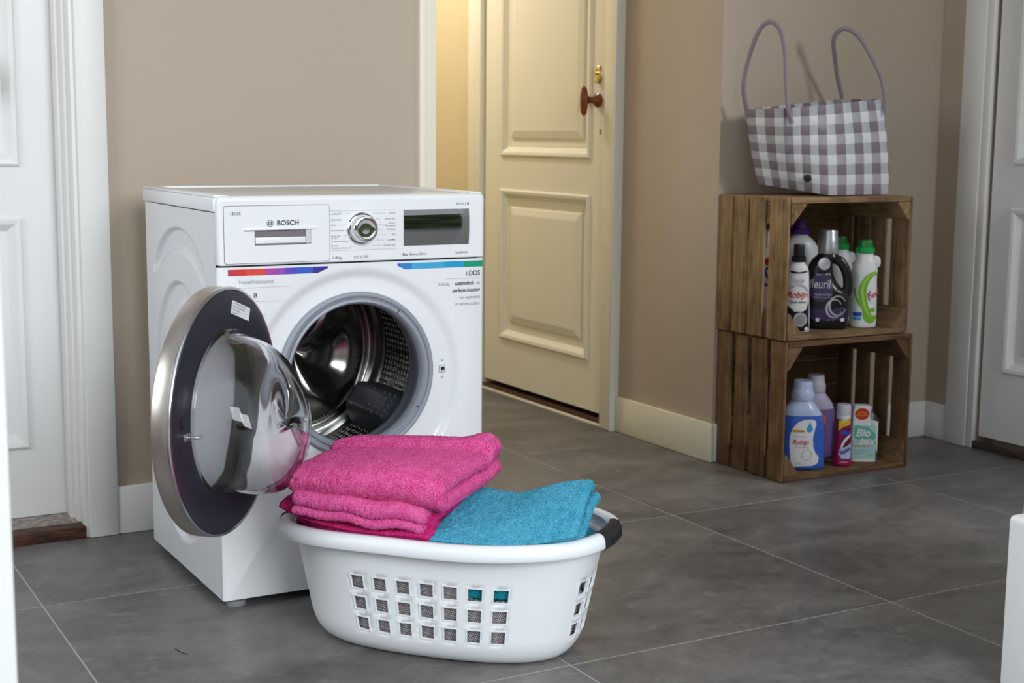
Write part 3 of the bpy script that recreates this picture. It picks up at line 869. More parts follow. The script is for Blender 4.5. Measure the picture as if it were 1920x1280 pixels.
tag(mesh('fascia_lettering', np.concatenate(m.v), m.f, 'print_mid', fascia), kind='stuff')
V = []
for q in np.linspace(0, 1, 14):
    for w_ in np.linspace(0, 1, 19): V.append((0.4035 + 0.154 * q, YF - 0.0006 - 0.0024 * (1 - (2 * w_ - 1) ** 2) , 0.7365 + 0.076 * w_))
k = len(V); V = np.array(V); V = np.concatenate([V, V * np.array([1, 0, 1]) + np.array([0, YF + 0.002, 0])])
F = grid_faces(14, 19) + grid_faces(14, 19, off=k); rim_ = [i * 19 for i in range(14)] + [13 * 19 + j for j in range(1, 19)] + [i * 19 + 18 for i in range(12, -1, -1)] + [j for j in range(17, 0, -1)]
F += [(rim_[i], rim_[(i + 1) % len(rim_)], k + rim_[(i + 1) % len(rim_)], k + rim_[i]) for i in range(len(rim_))]
tag(mesh('display', V, F, 'display_black', fascia, True), 'glossy black display')

# colour bars and front lettering
yb = -0.0006
def cbar(name, zt, zb, segs, cut, mats):
    m = MB()
    for k, (x0, x1, q0, q1) in enumerate(segs):
        pass
m = MB(); ML = ['bar_crimson', 'bar_red', 'bar_vermilion', 'bar_magenta', 'bar_purple', 'bar_indigo', 'bar_blue', 'bar_navy']
zt, zb_ = 0.6995, 0.6865
XS = [0.021, 0.032, 0.058, 0.099, 0.118, 0.141, 0.165, 0.201]
for k in range(8):
    x0 = XS[k]; x1 = XS[k + 1] if k < 7 else 0.2335
    if k < 7: m.add([(x0, yb, zb_), (x1, yb, zb_), (x1, yb, zt), (x0, yb, zt)], [(0, 1, 2, 3)], k)
    else: m.add([(x0, yb, zb_), (0.2115, yb, zb_), (0.2335, yb, zt - 0.004), (0.2335, yb, zt), (x0, yb, zt)], [(0, 1, 2, 3, 4)], k)
tag(mesh('colour_bar', np.concatenate(m.v), m.f, ML, front, midx=m.m), 'red to violet colour bar')
m = MB(); MR = ['bar_blue', 'bar_azure', 'bar_sky', 'bar_cyan', 'bar_green']
XS = [0.3905, 0.3965, 0.424, 0.500, 0.549, 0.5945]
m.add([(XS[0], yb, zt - 0.004), (XS[1], yb, zt - 0.0075), (XS[1], yb, zt), (XS[0], yb, zt)], [(0, 1, 2, 3)], 0)
m.add([(XS[1], yb, zt - 0.0075), (0.409, yb, zb_), (XS[2], yb, zb_), (XS[2], yb, zt), (XS[1], yb, zt)], [(0, 1, 2, 3, 4)], 1)
for k in range(2, 5): m.add([(XS[k], yb, zb_), (XS[k + 1], yb, zb_), (XS[k + 1], yb, zt), (XS[k], yb, zt)], [(0, 1, 2, 3)], k)
tag(mesh('colour_bar', np.concatenate(m.v), m.f, MR, front, midx=m.m), 'blue to green colour bar')
m = MB(); flat_text(m, 'HomeProfessional', 0.0125, 0.0435, 0.6735, yb, sx=0.80); flat_text(m, 'Serie', 0.0115, 0.0445, 0.6455, yb)
flat_text(m, '|', 0.0125, 0.0725, 0.6455, yb)
for z, x1 in ((0.6615, 0.155), (0.633, 0.125), (0.6055, 0.10), (0.578, 0.09)): flatrect(m, 0.0435, x1, z, z + 0.0005, yb)
flatrect(m, 0.503, 0.587, 0.6615, 0.662, yb)
flat_text(m, 'Volledig', 0.0108, 0.5140, 0.6510, yb, 'RIGHT', sx=0.80); flat_text(m, 'de', 0.0108, 0.5880, 0.6510, yb, 'RIGHT', sx=0.85)
flat_text(m, 'van wasmiddel', 0.0108, 0.588, 0.6205, yb, 'RIGHT', sx=0.80); flat_text(m, 'en wasverzachter', 0.0108, 0.588, 0.6065, yb, 'RIGHT', sx=0.80)
tag(mesh('front_lettering', np.concatenate(m.v), m.f, 'print_grey', front), kind='stuff')
m = MB(); flat_text(m, '8', 0.0125, 0.0745, 0.6455, yb, bold=0.012); flat_text(m, 'i·DOS', 0.0155, 0.588, 0.6725, yb, 'RIGHT', bold=0.014, sx=0.88)
flat_text(m, 'automatisch', 0.0118, 0.5735, 0.6512, yb, 'RIGHT', bold=0.018, sx=0.80); flat_text(m, 'perfecte dosering', 0.0118, 0.588, 0.6360, yb, 'RIGHT', bold=0.018, sx=0.80)
tag(mesh('front_lettering', np.concatenate(m.v), m.f, 'print_dark', front), 'bold black lettering', kind='stuff')
# door catch in the front panel
V, F = plate(rounded_rect(0.494, 0.510, 0.4575, 0.4745, 0.0025), 0.014, 0.0085, 0.0008, 2)
catch = mesh('latch_socket', V, F, 'pocket_grey', wash, True)
mesh('latch_slot', *plate(rounded_rect(0.498, 0.5065, 0.4625, 0.4695, 0.001), 0.0095, 0.0080), 'print_dark', catch)
m = MB(); ringflat(m, 0.502, 0.4845, 0.0016, 0.0024, 0.0085, 16); ringflat(m, 0.502, 0.4475, 0.0016, 0.0024, 0.0085, 16)
tag(mesh('latch_marks', np.concatenate(m.v), m.f, 'print_mid', front), kind='stuff')

# gasket, drum
axis = lambda P: np.stack([GC[0] + P[:, 0], P[:, 2], GC[1] + P[:, 1]], 1)
gas = mesh('door_gasket', *lathe([(0.1745, 0.0125), (0.1755, 0.004), (0.1735, -0.001), (0.1695, -0.0025), (0.1655, -0.001), (0.1635, 0.004), (0.1615, 0.0045), (0.1595, -0.001), (0.1545, -0.0025), (0.151, 0.001), (0.1485, 0.010), (0.1475, 0.018)], 96, axis), 'rubber_grey', wash, True, auto=50)
mesh('gasket_bellows', *lathe([(0.1475, 0.018), (0.1465, 0.030), (0.151, 0.040), (0.158, 0.046), (0.160, 0.052), (0.155, 0.060), (0.1535, 0.070), (0.157, 0.084), (0.168, 0.092)], 96, axis), 'rubber_dark', gas, True, auto=50)
for a in (55, 200, 330):
    c = math.radians(a); x, z = GC[0] + 0.157 * math.cos(c), GC[1] + 0.157 * math.sin(c)
    V, F = box_geo(0.0015, 0.002, 0.007); rot = np.array([[math.cos(c + PI / 2), 0, -math.sin(c + PI / 2)], [0, 1, 0], [math.sin(c + PI / 2), 0, math.cos(c + PI / 2)]])
    mesh('gasket_mark', V @ rot.T + np.array([x, -0.0028, z]), F, 'print_dark', gas)
nA, nH = 120, 20
prof = [(0.172, 0.090)] + [(0.232, y) for y in np.linspace(0.096, 0.430, 22)]
V, F = lathe(prof, nA, axis)
uv = [(k / nA, (h_ - 0.09) / 0.34) for r, h_ in prof for k in range(nA)]
uvseam = np.array(uv)
drum = mesh('drum', V, F, ['drum_perforated', 'drum_steel'], wash, True, midx=[0 if (f[0] // nA) < 19 else 1 for f in F], uv=uvseam, auto=60)
# stamped back wall of the drum
V = []
RR = np.linspace(0.004, 0.232, 44); AA = np.linspace(0, 2 * PI, 180, endpoint=False)
for r in RR:
    for a in AA:
        q = r / 0.232
        lobe = 0.5 + 0.5 * math.cos(3 * (a - 0.62 - 0.5 * q))
        arm = lobe ** 1.7
        y = 0.408 - 0.048 * arm * math.sin(PI * min(1, q * 1.02)) ** 1.2 - 0.012 * math.exp(-(q / 0.2) ** 2) + 0.02 * math.exp(-((q - 0.9) / 0.06) ** 2) + 0.006 * math.cos(14 * q)*(1-arm)
        V.append((GC[0] + r * math.cos(a), y, GC[1] + r * math.sin(a)))
mesh('drum_back', V, grid_faces(44, 180, closed_v=True), 'drum_steel', drum, True, auto=80)
for k, a0 in enumerate((-38, 82, 202)):
    V = []; nu, nv = 12, 15
    for i in range(nu):
        yy = 0.115 + 0.25 * i / (nu - 1)
        for j in range(nv):
            t = -1 + 2 * j / (nv - 1); hgt = 0.066 * (1 - abs(t) ** 6) * (1 if 0 < i < nu - 1 else 0.75) + 0.004 * (i / (nu - 1))
            a = math.radians(a0 + t * 15); r = 0.231 - hgt
            V.append((GC[0] + r * math.cos(a), yy, GC[1] + r * math.sin(a)))
    F = grid_faces(nu, nv); F.append([j for j in range(nv)]); F.append([(nu - 1) * nv + j for j in range(nv)])
    pd = mesh('drum_paddle', V, F, 'paddle_grey', wash, True, auto=40)
    m = MB()
    for i in range(7):
        for j in range(5):
            t = -0.62 + 0.31 * j; hgt = 0.066 * (1 - abs(t) ** 6); a = math.radians(a0 + t * 15); r = 0.231 - hgt - 0.0012
            yy = 0.14 + 0.028 * i; V, F = box_geo(0.004, 0.004, 0.004, 0.001, 1)
            m.add(V + np.array([GC[0] + r * math.cos(a), yy, GC[1] + r * math.sin(a)]), F)
    tag(mesh('paddle_dimples', np.concatenate(m.v), m.f, 'rubber_dark', pd), kind='stuff')
# tub wall behind the drum so that the cabinet is closed round the opening
mesh('tub', *lathe([(0.176, 0.0135), (0.25, 0.03), (0.25, 0.45), (0.002, 0.45)], 48, axis), 'dark_void', wash, True)
# feet
for x, y in ((0.035, 0.03), (Wm - 0.035, 0.03), (0.035, Dm - 0.04), (Wm - 0.035, Dm - 0.04)):
    mesh('foot', *lathe([(0.001, 0), (0.019, 0), (0.020, 0.002), (0.020, 0.011), (0.012, 0.013), (0.012, 0.026)], 24, lambda P, x=x, y=y: P + np.array([x, y, 0]), cap0=False), 'foot_grey', wash, True)

# open porthole door
th = math.radians(133.0)
hn = np.array([math.sin(th), math.cos(th), 0.0]); hd = np.array([math.cos(th), -math.sin(th), 0.0]); hz = np.array([0, 0, 1.0])
RD = 0.233
hc = np.array([0.108, -0.034, 0.4545]) + RD * hd
dfr = lambda P: hc + P[:, :1] * hd + P[:, 1:2] * hz + P[:, 2:3] * hn
door = mesh('porthole_door', *lathe([(0.150, -0.036), (0.2295, -0.036), (0.2322, -0.0352), (0.233, -0.0335), (0.233, -0.004), (0.2318, -0.001), (0.229, 0.0004), (0.227, -0.001)], 128, dfr), 'steel_rim', wash, True, auto=50)
door['label'] = 'round door with brushed steel rim'
mesh('inner_plate', *lathe([(0.2273, -0.0012), (0.226, 0.0012), (0.2225, 0.002), (0.160, 0.003), (0.152, 0.001), (0.150, -0.004)], 128, dfr), 'navy_plate', door, True, auto=60)
mesh('rim_edge', *lathe([(0.2334, -0.0045), (0.2334, -0.001), (0.2316, 0.0012), (0.2283, 0.0016), (0.2268, 0.0002)], 128, dfr), 'chrome_satin', door, True)
mesh('outer_cover', *lathe([(0.222, -0.0362), (0.16, -0.041), (0.08, -0.043), (0.001, -0.043)], 64, dfr), 'cover_light', door, True)
# glass bowl: slanted front, thick wall
def bowl(prof, n=96):
    V = []
    for r, d, dz in prof:
        for k in range(n):
            a = 2 * PI * k / n; up = max(0, math.sin(a))
            slant = (d / 0.13) ** 2 if d > 0 else 0
            rr = r * (1 - 0.16 * slant * up ** 1.5) + 0.0035 * math.sin(3 * a + 14 * d) * min(1, max(0, d) / 0.06) * (r / 0.15)
            dd = d - 0.020 * up * max(0, d / 0.13) ** 1.5
            V.append((rr * math.cos(a), rr * math.sin(a) + dz, dd))
    return dfr(np.array(V))
OUT = [(0.157, -0.004, 0), (0.1565, 0.004, 0), (0.152, 0.010, 0), (0.1485, 0.030, -0.001), (0.1455, 0.055, -0.004), (0.141, 0.080, -0.008), (0.134, 0.100, -0.012), (0.122, 0.116, -0.016), (0.104, 0.127, -0.018), (0.080, 0.132, -0.02), (0.045, 0.134, -0.02), (0.001, 0.1345, -0.02)]
INN = [(0.149, -0.004, 0), (0.1475, 0.004, 0), (0.145, 0.010, 0), (0.141, 0.030, -0.001), (0.137, 0.055, -0.004), (0.130, 0.078, -0.008), (0.119, 0.096, -0.012), (0.104, 0.108, -0.016), (0.085, 0.115, -0.018), (0.060, 0.118, -0.02), (0.030, 0.119, -0.02), (0.001, 0.1192, -0.02)]
pr_ = list(catmull(OUT, 4)) + list(catmull(INN, 4))[::-1]
V = bowl(pr_); F = grid_faces(len(pr_), 96, closed_u=True, closed_v=True)
mesh('glass_bowl', V, F, 'bowl_glass', door, True, auto=85)
# sticker on the inner plate
def dplate(u0, u1, w0, w1, d, rot=0.0, c=(0, 0)):
    P = np.array([(u0, w0), (u1, w0), (u1, w1), (u0, w1)]); ca, sa = math.cos(rot), math.sin(rot)
    P = np.stack([c[0] + P[:, 0] * ca - P[:, 1] * sa, c[1] + P[:, 0] * sa + P[:, 1] * ca], 1)
    return dfr(np.array([(p[0], p[1], d) for p in P] + [(p[0], p[1], d - 0.001) for p in P])), [(0, 1, 2, 3), (7, 6, 5, 4), (0, 4, 5, 1), (1, 5, 6, 2), (2, 6, 7, 3), (3, 7, 4, 0)]
srot = 0.30; sctr = (-0.058, 0.183)
SF = lambda V: dfr(np.stack([sctr[0] - (V[:, 0] * math.cos(srot) + V[:, 1] * math.sin(srot)), sctr[1] + (-V[:, 0] * math.sin(srot) + V[:, 1] * math.cos(srot)), np.full(len(V), 0.0045)], 1))
P = rounded_rect(-0.040, 0.040, -0.0125, 0.0125, 0.001, 2)
V = np.concatenate([SF(P) , SF(P) - hn * 0.0015]); k = len(P)
F = grid_faces(2, k, closed_v=True) + [list(range(k))]
stick = tag(mesh('sticker', V, F, 'label_paper', door), 'white printed type label')
m = MB()
def stext(s, size, x, z): 
    V, F = text_geo(s, size); Q = SF(V + np.array([x, z, 0])); m.add(Q + hn * 0.0002, F)
stext('E-Nr WAT 286 / 01  FD 9607', 0.0046, -0.037, 0.0085); stext('220-240V 50Hz 10A 2300W', 0.0046, -0.037, 0.0025); stext('1400 / min   8 kg', 0.0050, -0.037, -0.0035); stext('0310  8042  96', 0.0046, -0.037, -0.0095)
mesh('label_lettering', np.concatenate(m.v), m.f, 'print_mid', door)
# hook latch on the door
m = MB()
V, F = box_geo(0.020, 0.014, 0.008, 0.002, 2); m.add(dfr(V + np.array([0.181, -0.012, 0.006])), F)
V, F = tube([(0.181, -0.012, 0.006), (0.179, -0.012, 0.026), (0.173, -0.012, 0.031), (0.167, -0.012, 0.028)], 0.0028, 10); m.add(dfr(V), F)
tag(mesh('door_hook', np.concatenate(m.v), m.f, 'chrome', door, True), 'chrome latch hook')
V, F = box_geo(0.016, 0.02, 0.004, 0.0015, 2); mesh('hook_cover', dfr(V + np.array([0.183, 0.012, 0.004])), F, 'navy_plate', door, True)
# hinge
V, F = box_geo(0.03, 0.03, 0.11, 0.006, 3); mesh('door_hinge', V + np.array([0.098, -0.008, 0.4545]), F, 'chrome_satin', wash, True)

# ------------------------------------------------------------------ laundry basket and towels
BC = np.array([0.333, -0.354]); BA = -0.831
bu = np.array([math.cos(BA), math.sin(BA), 0]); bv = np.array([-math.sin(BA), math.cos(BA), 0])
def bfr(P):
    P = np.asarray(P, float)
    return np.array([BC[0], BC[1], 0]) + P[:, :1] * bu + P[:, 1:2] * bv + P[:, 2:3] * np.array([0, 0, 1.0])
NB = 2.45
def ab(z):
    t = np.clip(z / 0.235, 0, 1)
    return 0.260 + (0.308 - 0.260) * t, 0.140 + (0.180 - 0.140) * t
def sup(a, b, t, nexp=NB):
    c, s_ = np.cos(t), np.sin(t)
    return a * np.sign(c) * np.abs(c) ** (2 / nexp), b * np.sign(s_) * np.abs(s_) ** (2 / nexp)
def perim(a, b, n):
    t = np.linspace(0, 2 * PI, 4001); x, y = sup(a, b, t); d = np.r_[0, np.cumsum(np.hypot(np.diff(x), np.diff(y)))]
    tt = np.interp(np.linspace(0, d[-1], n, endpoint=False), d, t); return tt
basket = thing('laundry_basket', (0.333, -0.354, 0), 'white plastic laundry basket with square holes, full of folded towels', 'laundry basket')


def wall_pt(t, z, off=0.0):
    a, b = ab(z)
    if z < 0.05:
        k = 1 - z / 0.05; sh = 0.034 * (1 - math.sqrt(max(0, 1 - k * k))); a -= sh; b -= sh
    x, y = sup(a + off, b + off, np.array([t])); x, y = x[0], y[0]
    if y < 0: y += 0.010 * math.exp(-((x + 0.02) / 0.13) ** 2) * min(1, z / 0.2)      # gentle hip curve of the front
    return x, y, z


# perforation cells: lay out perimeter columns so that holes sit on column boundaries
HU = [-0.116 + 0.0452 * k for k in range(7)]; HS = 0.0125
HZ = [0.062, 0.103, 0.145]
def t_of(u, side):     # parameter where wall at mid height has coordinate
    a, b = ab(0.1)
    if side == 'front': c = np.sign(u) * abs(u / a) ** (NB / 2); return 2 * PI - math.acos(np.clip(c, -1, 1))
    if side == 'back': c = np.sign(u) * abs(u / a) ** (NB / 2); return math.acos(np.clip(c, -1, 1))
    s_ = np.sign(u) * abs(u / b) ** (NB / 2); s_ = math.asin(np.clip(s_, -1, 1))
    return s_ if side == 'right' else PI - s_
holes_t = []
for k in range(7): holes_t.append((t_of(HU[k] - HS, 'front'), t_of(HU[k] + HS, 'front'))); holes_t.append(tuple(sorted((t_of(HU[k] - HS, 'back'), t_of(HU[k] + HS, 'back')))))
for v in (-0.042, -0.004, 0.034, 0.072):
    q = sorted((t_of(v - HS, 'right'), t_of(v + HS, 'right'))); holes_t.append((q[0] % (2 * PI), q[1] % (2 * PI)))
    q = sorted((t_of(v - HS, 'left'), t_of(v + HS, 'left'))); holes_t.append(tuple(q))
ts = set(np.round(perim(0.28, 0.155, 150), 5))
for a_, b_ in holes_t:
    if a_ < b_: ts = {t for t in ts if not (a_ - 0.012 < t < b_ + 0.012)}
    else: ts = {t for t in ts if not (t > a_ - 0.012 or t < b_ + 0.012)}
for a_, b_ in holes_t:
    if a_ < b_: ts |= set(np.round(np.linspace(a_, b_, 4), 5))
    else: ts |= {round(a_, 5), round(b_, 5), 0.0}
tl = np.array(sorted(ts))
zl = sorted(set([0.001, 0.004, 0.010, 0.018, 0.027, 0.038, 0.225, 0.21, 0.195, 0.18, 0.17] + [round(z + d, 4) for z in HZ for d in (-HS, -HS / 3, HS / 3, HS)]))
def in_hole(tm, zm):
    if not any(z - HS < zm < z + HS for z in HZ): return False
    for a_, b_ in holes_t:
        if (a_ < b_ and a_ < tm < b_) or (a_ > b_ and (tm > a_ or tm < b_)): return True
    return False
nt_, nzl = len(tl), len(zl)
V = [wall_pt(t, z) for t in tl for z in zl]
F = []
for i in range(nt_):
    i2 = (i + 1) % nt_; tm = (tl[i] + (tl[i2] if i2 else tl[i2] + 2 * PI)) / 2 % (2 * PI)
    for j in range(nzl - 1):
        if in_hole(tm, (zl[j] + zl[j + 1]) / 2): continue
        F.append((i * nzl + j, i2 * nzl + j, i2 * nzl + j + 1, i * nzl + j + 1))
k = len(V); V.append((0, 0, 0.001)); F += [(i * nzl, k, ((i + 1) % nt_) * nzl) for i in range(nt_)]
shell = mesh('basket_shell', bfr(np.array(V)), F, 'plastic_basket', basket, True, auto=60)
so = shell.modifiers.new('wall', 'SOLIDIFY'); so.thickness = 0.0035; so.offset = -1.0
# raised frames round the front and end holes
m = MB()
for side_t in holes_t:
    t0, t1 = side_t
    if t1 < t0: t1 += 2 * PI
    for z in HZ:
        w = 0.0024
        loopo, loopi = [], []
        q = [(t0, z - HS), (t1, z - HS), (t1, z + HS), (t0, z + HS)]
        tc_ = (t0 + t1) / 2; kt = 1 + 2 * w / (2 * HS)
        qo = [(tc_ + (a_ - tc_) * kt, z + (b_ - z) * kt) for a_, b_ in q]
        A = [wall_pt(a_ % (2 * PI), b_, 0.0) for a_, b_ in q]; B = [wall_pt(a_ % (2 * PI), b_, 0.0013) for a_, b_ in q]
        Cc = [wall_pt(a_ % (2 * PI), b_, 0.0013) for a_, b_ in qo]; D = [wall_pt(a_ % (2 * PI), b_, -0.0005) for a_, b_ in qo]
        m.add(bfr(np.array(A + B + Cc + D)), grid_faces(4, 4, closed_v=True))
tag(mesh('hole_rims', np.concatenate(m.v), m.f, 'plastic_basket', shell), kind='stuff')
# rim: rolled lip with two grip bars
def rim_section(t):
    a, b = 0.312, 0.183
    prof = [(-0.004, 0.222), (0.0, 0.232), (-0.004, 0.240), (0.003, 0.2475), (0.012, 0.2475), (0.019, 0.243), (0.0225, 0.234), (0.0235, 0.222), (0.0215, 0.2195), (0.019, 0.230), (0.010, 0.238)]
    out = []
    for off, z in prof:
        x, y = sup(a + off, b + off, np.array([t]), NB); x, y = x[0], y[0]
        if y < 0: y += 0.010 * math.exp(-((x + 0.02) / 0.13) ** 2)
        zz = z + (0.006 * (abs(x) / 0.32) ** 3 if x > 0 else -0.015 * (abs(x) / 0.32) ** 1.6) - 0.004 * math.exp(-((x - 0.02) / 0.12) ** 2)
        out.append((x, y, zz))
    return out
tp = perim(0.33, 0.20, 200)
V = [p for t in tp for p in rim_section(t)]
mesh('rim', bfr(np.array(V)), grid_faces(200, 11, True, True), 'plastic_basket', basket, True, auto=70)
for sgn in (1, -1):
    V = []
    ts_ = np.linspace(-0.20, 0.20, 16) if sgn > 0 else np.linspace(PI - 0.20, PI + 0.20, 16)
    a, b = 0.312, 0.183
    prof = [(0.001, 0.243), (0.003, 0.2495), (0.012, 0.2497), (0.020, 0.2455), (0.025, 0.235), (0.0262, 0.221), (0.0205, 0.2165), (0.012, 0.224)]
    for t in ts_:
        for off, z in prof:
            x, y = sup(a + off, b + off, np.array([t]), NB)
            V.append((x[0], y[0], z + (0.006 * (abs(x[0]) / 0.32) ** 3 if x[0] > 0 else -0.015 * (abs(x[0]) / 0.32) ** 1.6)))
    F = grid_faces(16, 8, closed_v=True) + [list(range(8)), list(range(15 * 8, 16 * 8))]
    gp = tag(mesh('grip', bfr(np.array(V)), F, 'grip_black', basket, True, auto=50), 'black rubber grip')
    m = MB()
    for q in range(7):
        t = (0 if sgn > 0 else PI) + (-0.11 + 0.036 * q)
        x, y = sup(a + 0.0262, b + 0.0262, np.array([t]), NB); BV, BF = box_geo(0.003, 0.0022, 0.014, 0.0008, 1)
        m.add(bfr(BV + np.array([x[0] - 0.0008 * sgn, y[0], 0.234 if sgn > 0 else 0.219])), BF)
    tag(mesh('grip_ribs', np.concatenate(m.v), m.f, 'cap_black', gp), kind='stuff')

# noise helpers -------------------------------------------------
class Noise:
    def __init__(s, seed, n=14, fmin=8, fmax=60):
        r = np.random.default_rng(seed); s.k = r.normal(size=(n, 3)); s.k /= np.linalg.norm(s.k, axis=1)[:, None]
        f = np.exp(r.uniform(math.log(fmin), math.log(fmax), n)); s.k *= f[:, None]; s.p = r.uniform(0, 6.28, n); s.a = (fmin / f) ** 0.8
    def __call__(s, P): return (np.sin(P @ s.k.T + s.p) * s.a).sum(1) / s.a.sum() * 2.0


def towel(name, path, half, u0, u1, mat, label, cat='towel', group=None, step=0.0028, warp=None, seed=1, fuzz=0.0008, ends=None, end_r=None):
    """folded cloth: thick path in (v,z) swept along u"""
    P = resample(catmull(path, 10), step); m = len(P)
    Tn = np.gradient(P, axis=0); Tn /= np.linalg.norm(Tn, axis=1)[:, None]; Nn = np.stack([-Tn[:, 1], Tn[:, 0]], 1)
    nu = int((u1 - u0) / step); U = np.linspace(0, 1, nu); ln = u1 - u0
    er = end_r or half
    V = []
    nc = 5
    for i, w in enumerate(U):
        # cluster stations near ends for rounding
        d = min(w, 1 - w) * ln
        hh = half * (math.sqrt(max(0.02, 1 - (1 - d / er) ** 2)) if d < er else 1.0)
        up = P + Nn * hh; dn = P - Nn * hh
        capA = [P[-1] + hh * (Tn[-1] * math.sin(a) + Nn[-1] * math.cos(a)) for a in np.linspace(0, PI, nc + 2)[1:-1]]
        capB = [P[0] + hh * (-Tn[0] * math.sin(a) - Nn[0] * math.cos(a)) for a in np.linspace(0, PI, nc + 2)[1:-1]]
        ring = np.vstack([up, capA, dn[::-1], capB])
        s = np.r_[np.linspace(0, 1, m), np.ones(nc), np.linspace(1, 0, m), np.zeros(nc)]
        uu = np.full(len(ring), u0 + w * ln)
        if ends is not None:
            uu = uu + ends(s, 2 * w - 1)
        V.append(np.stack([uu, ring[:, 0], ring[:, 1]], 1))
    M = len(V[0]); V = np.concatenate(V)
    if warp is not None: V = warp(V)
    n1 = Noise(seed, 16, 10, 45)(V); n2 = Noise(seed + 50, 16, 10, 45)(V)
    V = V + 0.0019 * np.stack([0.5 * n2, 0.7 * n2, n1], 1)
    V = V + rng.normal(0, fuzz, V.shape)
    a_, b_ = ab(np.minimum(V[:, 2], 0.235)); extra = np.maximum(0, V[:, 2] - 0.241) * 1.6
    a_ = a_ - 0.009 + extra; b_ = b_ - 0.009 + extra - np.where(V[:, 1] < 0, 0.010 * np.exp(-((V[:, 0] + 0.02) / 0.13) ** 2), 0)
    q = (np.abs(V[:, 0] / a_) ** NB + np.abs(V[:, 1] / b_) ** NB) ** (1 / NB)
    k = np.where(q > 1, 1 / q, 1.0); V[:, 0] *= k; V[:, 1] *= k
    F = grid_faces(nu, M, closed_v=True) + [list(range(M)), list(range((nu - 1) * M, nu * M))]
    o = mesh(name, bfr(V), F, mat, None, True, auto=180)
    return tag(o, label, cat, group)


# grey woven cloth filling the basket
V = []; nt2 = 120
for j, z in enumerate(np.linspace(0.010, 0.168, 22)):
    for t in np.linspace(0, 2 * PI, nt2, endpoint=False):
        x, y, _ = wall_pt(t, max(z, 0.012), -0.0075); V.append((x, y, z))
nrow = 22
Vt = np.array(V)
nz_ = Noise(5, 14, 14, 60)(Vt)
ctr = Vt * np.array([0.97, 0.95, 1.0])
Vt = Vt + (ctr - Vt) * (0.35 + 0.35 * nz_)[:, None]
top = []
for q in (0.8, 0.5, 0.2):
    for t in np.linspace(0, 2 * PI, nt2, endpoint=False):
        x, y, _ = wall_pt(t, 0.168, -0.0075); top.append((x * q, y * q, 0.172 - 0.006 * q + (-0.035 if x > 0.07 else 0) * min(1, max(0, (x - 0.05) / 0.05))))
Vt[-nt2:, 2] += np.where(Vt[-nt2:, 0] > 0.06, -0.034 * np.clip((Vt[-nt2:, 0] - 0.05) / 0.06, 0, 1), 0)
for r_ in range(nrow - 6, nrow - 1):
    sl = slice(r_ * nt2, (r_ + 1) * nt2); Vt[sl, 2] = np.minimum(Vt[sl, 2], Vt[-nt2:, 2] - 0.002 * (nrow - 1 - r_))
Vt = np.vstack([Vt, np.array(top)])
F = grid_faces(nrow + 3, nt2, closed_v=True) + [list(range(nt2)), list(range((nrow + 2) * nt2, (nrow + 3) * nt2))]
tag(mesh('laundry_cloth', bfr(Vt), F, 'grey_weave', None, True, auto=80), 'grey woven cloth at the bottom of the white basket, showing through its holes', 'cloth')

GP = 'folded pink towels piled at the left of the basket'
def spread(k, amp): return lambda s, w: amp * np.sin(k * 6.28 * s + (0 if w < 0 else 1.3)) * abs(w) ** 3 * np.sign(w)


def warp_bottom(V):
    u, v, z = V[:, 0], V[:, 1], V[:, 2]
    z = z + 0.004 * np.sin(22 * u + 1) + 0.004 * np.clip((-u - 0.24) / 0.03, 0, 1) * (v < 0.05) - 0.012 * np.clip((-u - 0.285) / 0.02, 0, 1)
    return np.stack([u, v, z], 1)
towel('folded_towel', [(0.145, 0.198), (0.0, 0.198), (-0.14, 0.203), (-0.160, 0.211), (-0.166, 0.2235), (-0.158, 0.2365), (-0.135, 0.2395), (0.0, 0.234), (0.14, 0.230)], 0.0145, -0.296, 0.038, 'terry_magenta',
      'deep pink folded towel at the bottom of the pink pile, touching the basket rim', 'towel', GP, warp=warp_bottom, seed=3, ends=spread(1, 0.006))


def warp_corner(V):
    u, v, z = V[:, 0], V[:, 1], V[:, 2]
    e = np.clip((-u - 0.24) / 0.05, 0, 1)
    z = z - 0.012 * e ** 1.3 * (v < 0.1)
    v2 = v + 0.01 * e
    return np.stack([u, v2, z], 1)
towel('folded_towel', [(0.15, 0.253), (0.0, 0.250), (-0.120, 0.253), (-0.136, 0.262), (-0.136, 0.270), (-0.120, 0.2785), (0.0, 0.281), (0.14, 0.281)], 0.0125, -0.302, 0.032, 'terry_magenta',
      'deep pink folded towel second from the bottom, its corner poking out at left', 'towel', GP, warp=warp_corner, seed=4, ends=spread(1.5, 0.006))


def warp_mid(V):
    u, v, z = V[:, 0], V[:, 1], V[:, 2]
    f = np.exp(-((v + 0.16) / 0.06) ** 2)
    z = z + f * (0.004 * np.sin(26 * u + 0.5) - 0.012 * np.clip((u + 0.05) / 0.08, 0, 1) - 0.003 * np.sin(60 * u)) + 0.006 * f
    vv = v + 0.006 * np.clip((u + 0.05) / 0.08, 0, 1)
    return np.stack([u, vv, z], 1)
towel('folded_towel', [(0.10, 0.266), (0.0, 0.2655), (-0.15, 0.2635), (-0.164, 0.2640), (-0.169, 0.2655)], 0.0092, -0.246, 0.018, 'terry_lightpink',
      'thin paler pink folded towel, third from the top of the pink pile', 'towel', GP, warp=warp_mid, seed=6)
towel('folded_towel', [(0.10, 0.300), (0.0, 0.299), (-0.12, 0.2975), (-0.150, 0.2935), (-0.160, 0.2905), (-0.166, 0.287)], 0.0155, -0.247, 0.028, 'terry_lightpink',
      'thicker paler pink folded towel directly under the bright pink top one', 'towel', GP, warp=warp_mid, seed=7, ends=spread(0.5, 0.004))


